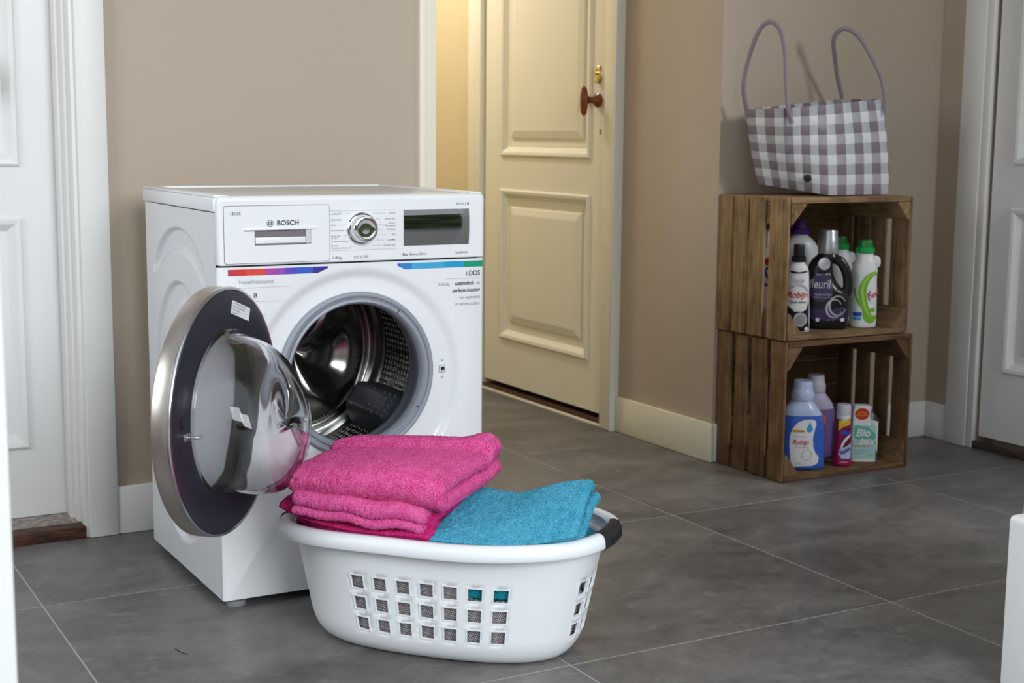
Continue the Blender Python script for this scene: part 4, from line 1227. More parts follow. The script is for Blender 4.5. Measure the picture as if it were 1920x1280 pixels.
def warp_top(V):
    u, v, z = V[:, 0], V[:, 1], V[:, 2]
    top_ = z > 0.335
    hem = np.where(top_, 0.013 * sstep((v - 0.042) / 0.010), 0)                   # hem fold lies on top at the back
    band_ = np.where(top_, -0.004 * sstep((v - 0.004) / 0.004) * sstep((0.042 - v) / 0.004), 0)  # flat woven band
    z = z + hem + band_ + 0.0035 * np.sin(15 * u + 2) * top_ - 0.010 * np.clip(u / 0.07, -0.3, 1) * np.clip((-v) / 0.17, 0, 1)
    z = z + 0.014 * np.exp(-((u - 0.045) / 0.03) ** 2 - ((v - 0.09) / 0.04) ** 2)
    z = z - 0.010 * np.exp(-((u + 0.26) / 0.03) ** 2) * top_
    vv = v + 0.012 * np.sin(9 * u + 0.6) * np.clip(v / 0.1, 0, 1)
    return np.stack([u, vv, z], 1)
towel('folded_towel', [(0.085, 0.316), (0.0, 0.315), (-0.12, 0.312), (-0.145, 0.314), (-0.158, 0.323), (-0.160, 0.333), (-0.150, 0.3425), (-0.12, 0.347), (0.0, 0.349), (0.085, 0.346)], 0.0165, -0.262, 0.066, 'terry_pink',
      'bright pink folded towel on top of the pink pile, its hem band showing', 'towel', GP, warp=warp_top, seed=9, ends=lambda s, w: (0.010 * np.cos(2 * PI * s) * max(0, w) ** 6 - 0.006 * np.cos(2 * PI * s) * max(0, -w) ** 6))

GT = 'turquoise towels at the right of the basket'
def warp_tq(V):
    u, v, z = V[:, 0], V[:, 1], V[:, 2]
    t = np.clip((u - 0.02) / 0.29, 0, 1); b = np.clip((v + 0.17) / 0.24, 0, 1)
    uu = u - 0.028 * b * (t - 0.0) + 0.02 * b * (1 - t) + 0.0
    z = z + b * (0.034 * sstep((t - 0.25) / 0.75) - 0.006 * np.exp(-((t - 0.35) / 0.18) ** 2)) + 0.012 * (1 - b) * sstep((t - .55) / .45) 
    z = z - 0.004 * np.exp(-((t - 0.8) / 0.06) ** 2 - ((b - 0.1) / 0.2) ** 2) + 0.003 * np.sin(18 * u) * (1 - b)
    return np.stack([uu, v, z], 1)
towel('folded_towel', [(0.10, 0.245), (0.02, 0.240), (-0.08, 0.222), (-0.150, 0.205), (-0.166, 0.207), (-0.174, 0.216), (-0.166, 0.227), (-0.150, 0.236), (-0.08, 0.256), (0.0, 0.274), (0.05, 0.280), (0.078, 0.272)], 0.0115, 0.018, 0.300, 'terry_turquoise',
      'turquoise folded towel on top at the right, sloping down to the front rim', 'towel', GT, warp=warp_tq, seed=12, ends=spread(0.5, 0.004))
towel('folded_towel', [(0.10, 0.1755), (0.0, 0.174), (-0.120, 0.168), (-0.142, 0.170), (-0.147, 0.1765), (-0.138, 0.184), (-0.11, 0.190), (0.0, 0.205), (0.10, 0.210)], 0.0085, 0.075, 0.288, 'terry_turquoise',
      'turquoise folded towel underneath, its edges showing beside the black grip', 'towel', GT, seed=14, ends=spread(1, 0.006))
towel('folded_towel', [(0.10, 0.148), (0.0, 0.1465), (-0.128, 0.141), (-0.146, 0.1445), (-0.1455, 0.150), (-0.13, 0.1545), (0.0, 0.157), (0.10, 0.1585)], 0.0055, 0.072, 0.275, 'terry_teal',
      'teal folded towel deep in the basket, seen through the top row of holes', 'towel', GT, seed=15, ends=spread(1, 0.004))

# ------------------------------------------------------------------ wooden crates
CX0, CX1, CY0, CY1 = 1.733, 2.215, 0.338, 0.652
def crate(z0, z1, x0, x1, tone, slats, label, back_gaps, rslats):
    t = thing('wooden_crate', ((x0 + x1) / 2, (CY0 + CY1) / 2, z0), label, 'crate', 'two stacked wooden fruit crates')
    th_ = 0.009
    # left side slats (upright)
    for k, (ya, yb_) in enumerate(slats):
        j = rng.uniform(-0.0015, 0.0015)
        box('slat', x0 + j, x0 + th_ + j, ya, yb_, z0 + rng.uniform(0.0, 0.003), z1 - rng.uniform(0.0, 0.003) - 0.001, tone + '_z', t, 0.0022, 2)
    for ya, yb_ in rslats:
        j = rng.uniform(-0.0015, 0.0015)
        box('slat', x1 - th_ + j, x1 + j, ya, yb_, z0 + 0.001 + rng.uniform(0, 0.003), z1 - 0.001 - rng.uniform(0, 0.003), tone + '_z', t, 0.0022, 2)
    # top and bottom boards
    for zz in (z0 + 0.001, z1 - 0.0165):
        for ya, yb_ in ((CY0, CY0 + 0.146), (CY0 + 0.149, CY1 - 0.004)):
            box('end_board', x0 + th_ + 0.0016, x1 - th_ - 0.0016, ya + rng.uniform(0, 0.002), yb_, zz, zz + 0.0155, tone + '_x', t, 0.002, 2)
    # back boards
    zz = z0 + 0.018
    for k, hgt in enumerate(back_gaps):
        box('back_board', x0 + th_ + 0.002, x1 - th_ - 0.002, CY1 - 0.012, CY1 - 0.002, zz, zz + hgt, tone + '_x', t, 0.0018, 2)
        zz += hgt + 0.006
    # triangular corner posts running front to back
    for sx in (0, 1):
        for sz in (0, 1):
            xc = x0 + th_ + 0.002 if sx == 0 else x1 - th_ - 0.002; zc = z0 + 0.0175 if sz == 0 else z1 - 0.0175
            dx = 1 if sx == 0 else -1; dz = 1 if sz == 0 else -1
            a = 0.050 + rng.uniform(-0.004, 0.006); b = 0.058 + rng.uniform(-0.006, 0.008)
            tri = [(0, 0), (a, 0), (a - 0.006, 0.008), (0.008, b - 0.004), (0, b)]
            V = [(xc + dx * p[0], CY0 + 0.003, zc + dz * p[1]) for p in tri] + [(xc + dx * p[0], CY1 - 0.014, zc + dz * p[1]) for p in tri]
            F = [list(range(5)), list(range(5, 10))] + [(i, (i + 1) % 5, 5 + (i + 1) % 5, 5 + i) for i in range(5)]
            mesh('corner_post', V, F, tone + '_y', t)
    # nail heads on the left slats
    m = MB()
    for ya, yb_ in slats:
        for zz in (z0 + 0.022, z0 + 0.034, z1 - 0.022, z1 - 0.034):
            V, F = lathe([(0.0001, 0.0012), (0.0026, 0.001), (0.003, 0)], 8, lambda P, y=(ya + yb_) / 2 + rng.uniform(-.008, .008), z=zz: np.stack([x0 - P[:, 2] + 0.0003, y + P[:, 0], z + P[:, 1]], 1)); m.add(V, F)
    tag(m.build('nail_heads', 'gap_grey', t), kind='stuff')
    return t
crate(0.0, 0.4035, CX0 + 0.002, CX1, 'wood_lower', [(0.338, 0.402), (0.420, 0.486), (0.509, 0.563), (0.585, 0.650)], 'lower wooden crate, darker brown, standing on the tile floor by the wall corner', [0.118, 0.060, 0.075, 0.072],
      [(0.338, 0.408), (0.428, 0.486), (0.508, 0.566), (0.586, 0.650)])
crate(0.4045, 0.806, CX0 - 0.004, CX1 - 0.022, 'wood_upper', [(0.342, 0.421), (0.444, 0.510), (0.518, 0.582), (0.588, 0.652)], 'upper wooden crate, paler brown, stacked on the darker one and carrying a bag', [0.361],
      [(0.340, 0.415), (0.440, 0.505), (0.512, 0.578), (0.584, 0.650)])

# ------------------------------------------------------------------ bottles
def bfront(prof, nexp):
    """prof rows: z, xl, xr, b (half depth)"""
    P = np.asarray(prof, float)
    def f(x, z):
        xl = np.interp(z, P[:, 0], P[:, 1]); xr = np.interp(z, P[:, 0], P[:, 2]); b = np.interp(z, P[:, 0], P[:, 3])
        c = (xl + xr) / 2; a = np.maximum((xr - xl) / 2, 1e-4)
        return -b * np.maximum(1e-6, 1 - np.minimum(1, np.abs((x - c) / a)) ** nexp) ** (1 / nexp)
    return f


def smooth_prof(prof, n=5): return catmull(np.asarray(prof, float), n)


def loft(prof, nexp=2.4, n=48):
    V = []
    t = np.linspace(0, 2 * PI, n, endpoint=False)
    for z, xl, xr, b in prof:
        c, a = (xl + xr) / 2, (xr - xl) / 2
        x, y = sup(a, b, t, nexp)
        V.append(np.stack([x + c, y, np.full(n, z)], 1))
    V = np.concatenate(V); F = grid_faces(len(prof), n, closed_v=True) + [list(range(n)), list(range((len(prof) - 1) * n, len(prof) * n))]
    return V, F


class Bottle:
    def __init__(s, name, x, y, z, rot, label, group):
        s.root = thing(name, (x, y, z), label, 'bottle', group); s.o = np.array([x, y, z]); c, q = math.cos(rot), math.sin(rot)
        s.M = np.array([[c, -q, 0], [q, c, 0], [0, 0, 1]])
    zs = 1.0
    def W(s, V): return (np.asarray(V, float) * np.array([1, 1, s.zs])) @ s.M.T + s.o
    def body(s, prof, mat, nexp=2.4, name='bottle_body', sm=5, parent=None, auto=45):
        P = smooth_prof(prof, sm); s.P = P; s.nexp = nexp; s.f = bfront(P, nexp)
        V, F = loft(P, nexp); s.b = mesh(name, s.W(V), F, mat, parent or s.root, True, auto=auto); return s.b
    def lathe(s, prof, mat, name, cx=0.0, cy=0.0, parent=None, n=40, auto=35, ribs=0):
        V, F = lathe(prof, n, None, True, True)
        if ribs:
            a = np.arctan2(V[:, 1], V[:, 0]); k = 1 + 0.03 * np.cos(ribs * a); V = V.copy(); V[:, 0] *= k; V[:, 1] *= k
        return mesh(name, s.W(V + np.array([cx, cy, 0])), F, mat, parent or s.root, True, auto=auto)
    def mapf(s, XZ, off):
        x, z = XZ[:, 0], XZ[:, 1]
        return s.W(np.stack([x, s.f(x, z) - off, z], 1))
    def decal(s, name, outline, mat, off=0.0006, rings=5, parent=None, label=None):
        O = np.asarray(outline, float); O = resample(np.vstack([O, O[:1]]), 0.0035)[:-1]; c = O.mean(0); n = len(O); V = [c[None]]
        for k in range(1, rings + 1): V.append(c + (O - c) * k / rings)
        V = np.concatenate(V); F = [(0, 1 + i, 1 + (i + 1) % n) for i in range(n)]
        for k in range(rings - 1): F += [(1 + k * n + i, 1 + (k + 1) * n + i, 1 + (k + 1) * n + (i + 1) % n, 1 + k * n + (i + 1) % n) for i in range(n)]
        o = mesh(name, s.mapf(V, off), F, mat, parent or s.b, True, auto=180)
        if label: o['label'] = label
        return o
    def stroke(s, name, pts, width, mat, off=0.0008, parent=None):
        P = catmull(pts, 8); T_ = np.gradient(P, axis=0); T_ /= np.linalg.norm(T_, axis=1)[:, None]; N_ = np.stack([-T_[:, 1], T_[:, 0]], 1)
        w = np.array([width(t) if callable(width) else width for t in np.linspace(0, 1, len(P))])[:, None]
        V = np.stack([P + N_ * w / 2, P, P - N_ * w / 2], 1).reshape(-1, 2)
        return mesh(name, s.mapf(V, off), grid_faces(len(P), 3), mat, parent or s.b, True, auto=180)
    def text(s, lines, mat, off=0.0012, parent=None, name='lettering'):
        m = MB()
        for (t, size, x, z, kw) in lines:
            rot = kw.pop('rot', 0.0); sx = kw.pop('sx', 1.0); al = kw.pop('align', 'CENTER')
            V, F = text_geo(t, size, al, **kw); V = stretch(V, sx); c, q = math.cos(rot), math.sin(rot)
            XZ = np.stack([x + V[:, 0] * c - V[:, 1] * q, z + V[:, 0] * q + V[:, 1] * c], 1)
            m.add(s.mapf(XZ, off), F)
        return tag(mesh(name, np.concatenate(m.v), m.f, mat, parent or s.b), kind='stuff')


def circle(cx, cz, rx, rz=None, n=32):
    a = np.linspace(0, 2 * PI, n, endpoint=False); return np.stack([cx + rx * np.cos(a), cz + (rz or rx) * np.sin(a)], 1)


GU, GL = 'detergent bottles in the upper crate', 'bottles in the lower crate'
ZU, ZL = 0.4215, 0.0175
FACE = math.radians(-34)

# white bottle with black cap and a black foot
b = Bottle('fabric_wash_bottle', 1.826, 0.405, ZU, FACE, 'white bottle with black cap and black curved foot, foremost left in the upper crate', GU)
b.body([(0.0, -0.030, 0.034, 0.020), (0.006, -0.033, 0.037, 0.023), (0.05, -0.036, 0.036, 0.026), (0.10, -0.033, 0.033, 0.026), (0.14, -0.0315, 0.0315, 0.026), (0.165, -0.030, 0.030, 0.0255), (0.185, -0.026, 0.026, 0.024), (0.196, -0.018, 0.018, 0.018), (0.205, -0.015, 0.015, 0.015)], 'bottle_white', 2.3)
b.lathe([(0.0005, 0.200), (0.0195, 0.200), (0.0200, 0.204), (0.0195, 0.214), (0.0155, 0.217), (0.0150, 0.2215), (0.0150, 0.246), (0.0138, 0.249), (0.0005, 0.249)], 'cap_black', 'cap', ribs=20)
b.decal('foot_print', [(-0.012, 0.002), (0.036, 0.004), (0.0362, 0.03), (0.0358, 0.06), (0.034, 0.098), (0.029, 0.084), (0.025, 0.066), (0.012, 0.060), (-0.012, 0.060)], 'bottle_black')
b.decal('foot_print', [(-0.034, 0.004), (-0.010, 0.002), (-0.010, 0.060), (-0.02, 0.068), (-0.033, 0.080), (-0.036, 0.045)], 'bottle_black')
b.decal('neck_print', [(-0.029, 0.172), (-0.012, 0.168), (0.010, 0.169), (0.0295, 0.174), (0.0285, 0.178), (0.008, 0.172), (-0.012, 0.172), (-0.0285, 0.178)], 'bottle_black')
b.decal('silver_swoosh', circle(0.0, 0.103, 0.0325, 0.036), 'silver_print', 0.0007)
b.decal('label_disc', circle(-0.002, 0.098, 0.030, 0.034), 'bottle_white', 0.0010)
b.decal('silver_disc', circle(0.008, 0.037, 0.0195, 0.0205), 'silver_print', 0.0010)
b.decal('silver_core', circle(0.008, 0.037, 0.014, 0.0145), 'print_grey', 0.0013)
b.decal('round_mark', circle(0.026, 0.010, 0.0055, 0.006), 'label_paper', 0.0012)
b.text([('Robijn', 0.0255, -0.003, 0.107, dict(bold=0.02, shear=0.25, sx=0.88))], 'red_print', 0.0016)
b.text([('black velvet', 0.0105, 0.0, 0.087, dict(bold=0.01, sx=0.9)), ('intense black', 0.0062, 0.0, 0.150, dict()), ('liquid wash', 0.0062, 0.0, 0.144, dict())], 'print_dark', 0.0016)

# white bottle with purple cap
b = Bottle('detergent_bottle', 1.955, 0.555, ZU, math.radians(-25), 'white bottle with purple cap standing behind the black capped one', GU)
b.body([(0.0, -0.060, 0.060, 0.034), (0.008, -0.064, 0.064, 0.038), (0.10, -0.065, 0.065, 0.040), (0.18, -0.064, 0.064, 0.040), (0.215, -0.058, 0.058, 0.038), (0.240, -0.046, 0.046, 0.034), (0.256, -0.030, 0.030, 0.026), (0.264, -0.021, 0.021, 0.021), (0.272, -0.0205, 0.0205, 0.0205)], 'bottle_white', 2.5)
b.lathe([(0.0005, 0.266), (0.0275, 0.266), (0.0285, 0.270), (0.0280, 0.280), (0.021, 0.283), (0.0200, 0.2875), (0.0190, 0.305), (0.0175, 0.3085), (0.0005, 0.3085)], 'cap_purple', 'cap', ribs=24)

# black bottle with handle and silver cap
b = Bottle('black_detergent_bottle', 1.950, 0.423, ZU, math.radians(-36), 'black bottle with silver cap and side handle in the middle of the upper crate', GU)
b.body([(0.0, -0.052, 0.056, 0.026), (0.006, -0.057, 0.062, 0.031), (0.03, -0.060, 0.0645, 0.034), (0.07, -0.0635, 0.0660, 0.036), (0.105, -0.0640, 0.060, 0.036), (0.120, -0.0640, 0.042, 0.035), (0.135, -0.0635, 0.028, 0.034), (0.155, -0.0615, 0.018, 0.033), (0.175, -0.057, 0.014, 0.032), (0.190, -0.051, 0.014, 0.031), (0.200, -0.045, 0.024, 0.030), (0.209, -0.037, 0.030, 0.029), (0.217, -0.029, 0.027, 0.026), (0.224, -0.025, 0.025, 0.025)], 'bottle_black', 2.5)
P = catmull([(0.018, 0, 0.203), (0.034, 0, 0.196), (0.048, 0, 0.178), (0.0565, 0, 0.155), (0.0595, 0, 0.130), (0.0570, 0, 0.108), (0.050, 0, 0.098)], 6)
V, F = tube(P, 0.0095, 14, flat=1.5, up=(0, 1, 0)); mesh('handle', b.W(V), F, 'bottle_black', b.root, True)
b.lathe([(0.0005, 0.219), (0.0300, 0.219), (0.0305, 0.223), (0.0300, 0.240), (0.0285, 0.246), (0.0285, 0.262), (0.0265, 0.266), (0.0262, 0.281), (0.024, 0.286), (0.0005, 0.287)], 'cap_silver', 'cap')
b.decal('gold_disc', circle(-0.012, 0.190, 0.0175, 0.0175), 'silver_print', 0.0010, label='pale metallic disc')
b.decal('violet_field', circle(-0.020, 0.120, 0.034, 0.040), 'violet_print', 0.0005)
b.decal('violet_field', [(-0.056, 0.030), (0.0, 0.026), (0.060, 0.030), (0.063, 0.055), (0.045, 0.068), (0.012, 0.058), (-0.028, 0.060), (-0.058, 0.070)], 'violet_print', 0.0005)
b.text([('new', 0.010, -0.027, 0.160, dict()), ('1,47 L', 0.0095, -0.004, 0.160, dict(bold=0.02)), ('fleuril', 0.036, -0.023, 0.131, dict(shear=0.12, sx=0.74, bold=0.006)), ('black & fiber', 0.0100, -0.012, 0.102, dict()), ('NIEUW zwart effect', 0.0062, -0.012, 0.094, dict()), ('22 = 44', 0.0060, 0.012, 0.0285, dict())], 'silver_print', 0.0014)
for cx_, cz_, rx_ in ((0.020, 0.062, 0.022), (0.030, 0.070, 0.024)):
    a = np.linspace(0.5, 5.9, 18); b.stroke('silver_swirl', np.stack([cx_ + rx_ * np.cos(a), cz_ + (rx_ + 0.004) * np.sin(a)], 1), lambda t: 0.0022 + 0.004 * math.sin(PI * t) ** 2, 'silver_print', 0.0012)
b.decal('round_mark', circle(-0.026, 0.028, 0.006), 'label_paper', 0.0012); b.decal('round_mark', circle(0.045, 0.029, 0.0065, 0.0055), 'label_paper', 0.0012)

# white bottles with green caps
def green(x, y, rot, label, shift):
    b = Bottle('laundry_detergent_bottle', x, y, ZU, rot, label, GU); b.zs = 1.045
    b.body([(0.0, -0.033, 0.035, 0.028), (0.006, -0.037, 0.039, 0.032), (0.04, -0.0385, 0.0395, 0.034), (0.10, -0.0370, 0.0375, 0.034), (0.14, -0.0355, 0.0365, 0.0335), (0.158, -0.0360, 0.038, 0.033), (0.172, -0.0330, 0.036, 0.032), (0.186, -0.027, 0.034, 0.029), (0.200, -0.0245, 0.0255, 0.025), (0.212, -0.0235, 0.0235, 0.0235)], 'bottle_white', 2.3)
    V, F = loft(smooth_prof([(0.166, 0.030, 0.036, 0.004), (0.170, 0.022, 0.0445, 0.010), (0.182, 0.020, 0.0475, 0.012), (0.195, 0.018, 0.0445, 0.011), (0.201, 0.018, 0.036, 0.006)], 4), 2.2, 24)
    mesh('shoulder_lobe', b.W(V), F, 'bottle_white', b.root, True)
    cp = b.lathe([(0.0005, 0.208), (0.0265, 0.208), (0.0275, 0.212), (0.0270, 0.222), (0.0240, 0.2245), (0.0005, 0.2245)], 'cap_green_light', 'cap_collar', ribs=24)
    b.lathe([(0.0005, 0.2235), (0.0215, 0.2235), (0.0205, 0.240), (0.0190, 0.2445), (0.0005, 0.2445)], 'cap_green', 'cap', ribs=24)
    return b
b = green(2.072, 0.402, math.radians(-24), 'white bottle with green cap and green swirl, foremost right in the upper crate', 0)
a = np.linspace(1.15, 5.15, 20)
b.stroke('green_swirl', np.stack([0.024 + 0.037 * np.cos(a) * (1 + 0.06 * np.sin(3 * a)), 0.092 + 0.061 * np.sin(a)], 1), lambda t: 0.006 + 0.017 * math.sin(PI * t) ** 1.3, 'green_print', 0.0009)
b.stroke('lime_swirl', np.stack([0.023 + 0.037 * np.cos(a) * (1 + 0.06 * np.sin(3 * a)), 0.094 + 0.060 * np.sin(a)], 1), lambda t: 0.001 + 0.006 * math.sin(PI * t) ** 1.3, 'lime_print', 0.0013)
b.stroke('green_tail', [(-0.034, 0.112), (-0.029, 0.085), (-0.016, 0.062), (0.004, 0.050), (0.026, 0.052)], lambda t: 0.003 + 0.009 * t, 'green_print', 0.0010)
b.stroke('green_foot', [(-0.010, 0.050), (0.000, 0.030), (0.016, 0.022), (0.030, 0.030)], lambda t: 0.008 + 0.010 * math.sin(PI * t), 'green_print', 0.0011)
b.decal('blue_field', circle(0.022, 0.096, 0.0165, 0.026, 30), 'bottle_white', 0.0012)
b.decal('blue_corner', rounded_rect(-0.035, -0.014, 0.033, 0.045, 0.001, 2), 'blue_print', 0.0008); b.decal('blue_corner', rounded_rect(-0.035, -0.014, 0.022, 0.031, 0.001, 2), 'lightblue_print', 0.0008)
b.stroke('blue_arc', [(0.010, 0.105), (0.004, 0.092), (0.008, 0.078)], 0.004, 'blue_print', 0.0014)
b.text([('Formil', 0.0235, 0.0235, 0.094, dict(bold=0.03, rot=0.22, sx=0.72))], 'red_print', 0.0019)
b = green(2.108, 0.548, math.radians(-30), 'white bottle with green cap and dark green print, standing at the back', 0)
b.decal('green_field', [(0.005, 0.035), (0.036, 0.03), (0.037, 0.09), (0.036, 0.128), (0.026, 0.118), (0.010, 0.098), (-0.004, 0.075), (-0.010, 0.05)], 'deepgreen_print', 0.0008)
b.decal('white_mark', circle(0.006, 0.082, 0.005, 0.007), 'label_paper', 0.0012)

# narrow white bottle seen through the gap between the slats
b = Bottle('white_flask', 1.800, 0.502, ZU, math.radians(-60), 'narrow white bottle seen through the slat gap of the upper crate', GU); b.zs = 1.33
b.body([(0.0, -0.040, 0.040, 0.020), (0.006, -0.043, 0.043, 0.023), (0.10, -0.043, 0.043, 0.024), (0.140, -0.040, 0.040, 0.024), (0.165, -0.026, 0.026, 0.021), (0.176, -0.017, 0.017, 0.017), (0.19, -0.016, 0.016, 0.016)], 'bottle_white', 2.5)
b.lathe([(0.0005, 0.184), (0.0195, 0.184), (0.0200, 0.188), (0.0190, 0.208), (0.0170, 0.213), (0.0005, 0.213)], 'cap_white', 'cap', ribs=20)
b.text([('S', 0.062, 0.0, 0.112, dict(bold=0.01, shear=0.2, sx=0.9))], 'blue_print', 0.0012)
b.decal('red_flash', circle(0.008, 0.147, 0.016, 0.008), 'red_print', 0.0009)

# blue transparent bottle
b = Bottle('blue_detergent_bottle', 1.866, 0.412, ZL, FACE, 'big blue bottle with white label, foremost left in the lower crate', GL)
PB = [(0.0, -0.058, 0.060, 0.030), (0.006, -0.064, 0.066, 0.036), (0.03, -0.066, 0.068, 0.040), (0.10, -0.0645, 0.066, 0.041), (0.140, -0.063, 0.0625, 0.040), (0.160, -0.060, 0.057, 0.039)]
PT = [(0.160, -0.060, 0.057, 0.039), (0.176, -0.053, 0.048, 0.037), (0.190, -0.041, 0.037, 0.032), (0.199, -0.031, 0.030, 0.029), (0.206, -0.028, 0.028, 0.028)]
V, F = loft(smooth_prof(PT, 5), 2.4); mesh('bottle_shoulder', b.W(V), F, 'milky_blue', b.root, True)
b.body(PB, 'liquid_blue', 2.4)
b.lathe([(0.0005, 0.204), (0.0330, 0.204), (0.0335, 0.208), (0.0325, 0.226), (0.0300, 0.230), (0.0290, 0.232), (0.0270, 0.255), (0.0258, 0.258), (0.0005, 0.256)], 'milky_blue', 'cap')
b.decal('paper_label', [(-0.026, 0.010), (0.030, 0.014), (0.046, 0.022), (0.048, 0.040), (0.038, 0.052), (0.031, 0.070), (0.0285, 0.095), (0.033, 0.118), (0.038, 0.135), (0.036, 0.146), (0.024, 0.151), (0.004, 0.149), (-0.014, 0.142), (-0.028, 0.126), (-0.036, 0.105), (-0.0375, 0.075), (-0.034, 0.040), (-0.031, 0.018)], 'label_paper', 0.0008)
b.decal('water_drop', [(0.019, 0.146), (0.022, 0.136), (0.027, 0.128), (0.0275, 0.119), (0.022, 0.113), (0.015, 0.113), (0.010, 0.119), (0.011, 0.128), (0.016, 0.136)], 'lightblue_print', 0.0014)
b.decal('water_drop_core', [(0.019, 0.133), (0.0225, 0.126), (0.0225, 0.119), (0.018, 0.117), (0.014, 0.120), (0.0145, 0.126)], 'bar_sky', 0.0018)
b.decal('amber_band', rounded_rect(-0.030, 0.004, 0.1125, 0.1195, 0.001, 2), 'amber_print', 0.0013)
b.text([('Robijn', 0.0200, -0.006, 0.083, dict(bold=0.02, shear=0.25, sx=0.88))], 'red_print', 0.0014)
b.text([('wasverzachter', 0.0065, -0.004, 0.069, dict()), ('1 liter', 0.0065, -0.010, 0.020, dict()), ('stralend schoon', 0.006, -0.010, 0.1005, dict())], 'print_grey', 0.0014)
b.text([('GECONCENTREERD', 0.0045, -0.013, 0.116, dict(sx=0.75))], 'red_print', 0.0018)
a = np.linspace(0, 2 * PI, 24); b.stroke('grey_ring', np.stack([0.012 + 0.014 * np.cos(a), 0.047 + 0.015 * np.sin(a)], 1), 0.0012, 'print_grey', 0.0013)

# violet transparent bottle
b = Bottle('violet_detergent_bottle', 2.003, 0.515, ZL, math.radians(-26), 'violet bottle with orange print standing behind the blue one', GL)
V, F = loft(smooth_prof([(0.150, -0.060, 0.057, 0.038), (0.168, -0.053, 0.049, 0.036), (0.184, -0.041, 0.037, 0.032), (0.196, -0.030, 0.029, 0.028), (0.206, -0.027, 0.027, 0.027)], 5), 2.4); mesh('bottle_shoulder', b.W(V), F, 'milky_violet', b.root, True)
b.body([(0.0, -0.056, 0.058, 0.030), (0.006, -0.062, 0.064, 0.036), (0.03, -0.064, 0.066, 0.039), (0.09, -0.062, 0.064, 0.040), (0.130, -0.061, 0.061, 0.039), (0.150, -0.060, 0.057, 0.038)], 'liquid_violet', 2.4)
b.lathe([(0.0005, 0.200), (0.0300, 0.200), (0.0305, 0.204), (0.0298, 0.222), (0.0280, 0.226), (0.0270, 0.228), (0.0255, 0.247), (0.0243, 0.250), (0.0005, 0.248)], 'milky_clear', 'cap')
b.decal('orange_print', [(-0.010, 0.110), (0.010, 0.098), (0.022, 0.104), (0.026, 0.122), (0.018, 0.136), (0.0, 0.138), (-0.014, 0.130)], 'orange_print', 0.0008)
b.decal('violet_drop', [(0.006, 0.130), (0.014, 0.118), (0.012, 0.108), (0.003, 0.106), (-0.002, 0.114)], 'cap_purple', 0.0012)
b.decal('paper_label', [(-0.030, 0.02), (0.004, 0.02), (0.008, 0.05), (0.002, 0.075), (0.004, 0.096), (-0.012, 0.108), (-0.030, 0.100)], 'label_paper', 0.0008)
b.decal('red_print', [(-0.010, 0.010), (0.018, 0.014), (0.026, 0.030), (0.016, 0.044), (-0.004, 0.044)], 'red_print', 0.0012)

# magenta bottle with clear cap
b = Bottle('stain_remover_bottle', 1.998, 0.382, ZL, math.radians(-34), 'magenta tapered bottle with clear cap and yellow flash in the lower crate', GL); b.zs = 1.07
b.body([(0.0, -0.025, 0.026, 0.021), (0.004, -0.027, 0.028, 0.023), (0.012, -0.0275, 0.028, 0.0235), (0.05, -0.025, 0.0255, 0.022), (0.10, -0.022, 0.022, 0.0205), (0.128, -0.0205, 0.0205, 0.020), (0.131, -0.0195, 0.0195, 0.0195)], 'magenta_plastic', 2.2)
b.lathe([(0.0005, 0.129), (0.0202, 0.129), (0.0206, 0.132), (0.0206, 0.142), (0.0005, 0.144)], 'cap_white', 'cap_collar')
b.lathe([(0.0005, 0.142), (0.0210, 0.142), (0.0212, 0.146), (0.0200, 0.168), (0.0185, 0.171), (0.0005, 0.1715)], 'milky_clear', 'cap')
b.decal('yellow_flash', [(-0.016, 0.098), (-0.004, 0.110), (0.020, 0.119), (0.0195, 0.1285), (-0.016, 0.1285)], 'yellow_print', 0.0008)
b.decal('dark_field', [(-0.012, 0.030), (0.022, 0.020), (0.023, 0.075), (0.021, 0.110), (0.004, 0.104), (-0.008, 0.070)], 'magenta_dark', 0.0006)
b.decal('blue_oval', circle(0.004, 0.094, 0.013, 0.007), 'blue_print', 0.0012)
b.stroke('white_sweep', [(-0.008, 0.040), (-0.003, 0.062), (0.008, 0.078), (0.021, 0.088)], lambda t: 0.002 + 0.009 * t * (1.1 - t) * 2, 'label_paper', 0.0010)
b.decal('pale_field', [(-0.004, 0.022), (0.022, 0.022), (0.0225, 0.066), (0.008, 0.056), (-0.013, 0.048), (-0.014, 0.034)], 'milky_blue', 0.0011)
b.text([('Vanish', 0.0165, 0.005, 0.044, dict(bold=0.03, rot=0.5, sx=0.78))], 'navy_print', 0.0016)
b.text([('POWER', 0.0070, 0.004, 0.119, dict(rot=0.45))], 'red_print', 0.0014)
b.text([('gel 200 ml', 0.0055, 0.002, 0.013, dict())], 'label_paper', 0.0014)

# flat white bottle with a stepped shoulder
b = Bottle('bleach_bottle', 2.092, 0.398, ZL, math.radians(-30), 'flat white bottle with pale green label and stepped shoulder, rightmost in the lower crate', GL); b.zs = 1.06
O = np.array([(-0.0385, 0.006), (-0.034, 0.0), (0.034, 0.0), (0.0385, 0.006), (0.0395, 0.112), (0.037, 0.120), (0.030, 0.1225), (0.022, 0.124), (0.0185, 0.128), (0.0175, 0.152), (0.015, 0.157), (0.008, 0.1595), (-0.026, 0.1595), (-0.032, 0.157), (-0.0345, 0.152), (-0.0375, 0.118)])
V, F = plate(catmull(np.vstack([O, O[:1]]), 3)[:-1], 0.0, -0.020, 0.0035, 4); F = F[:-2] + F[-1:]; V2 = V.copy(); V2[:, 1] = -V2[:, 1]
b.P = None; m = MB(); m.add(V, F); m.add(V2, F); b.b = mesh('bottle_body', b.W(np.concatenate(m.v)), m.f, 'bottle_white', b.root, True, auto=50)
b.f = lambda x, z: np.full(np.shape(x), -0.020)
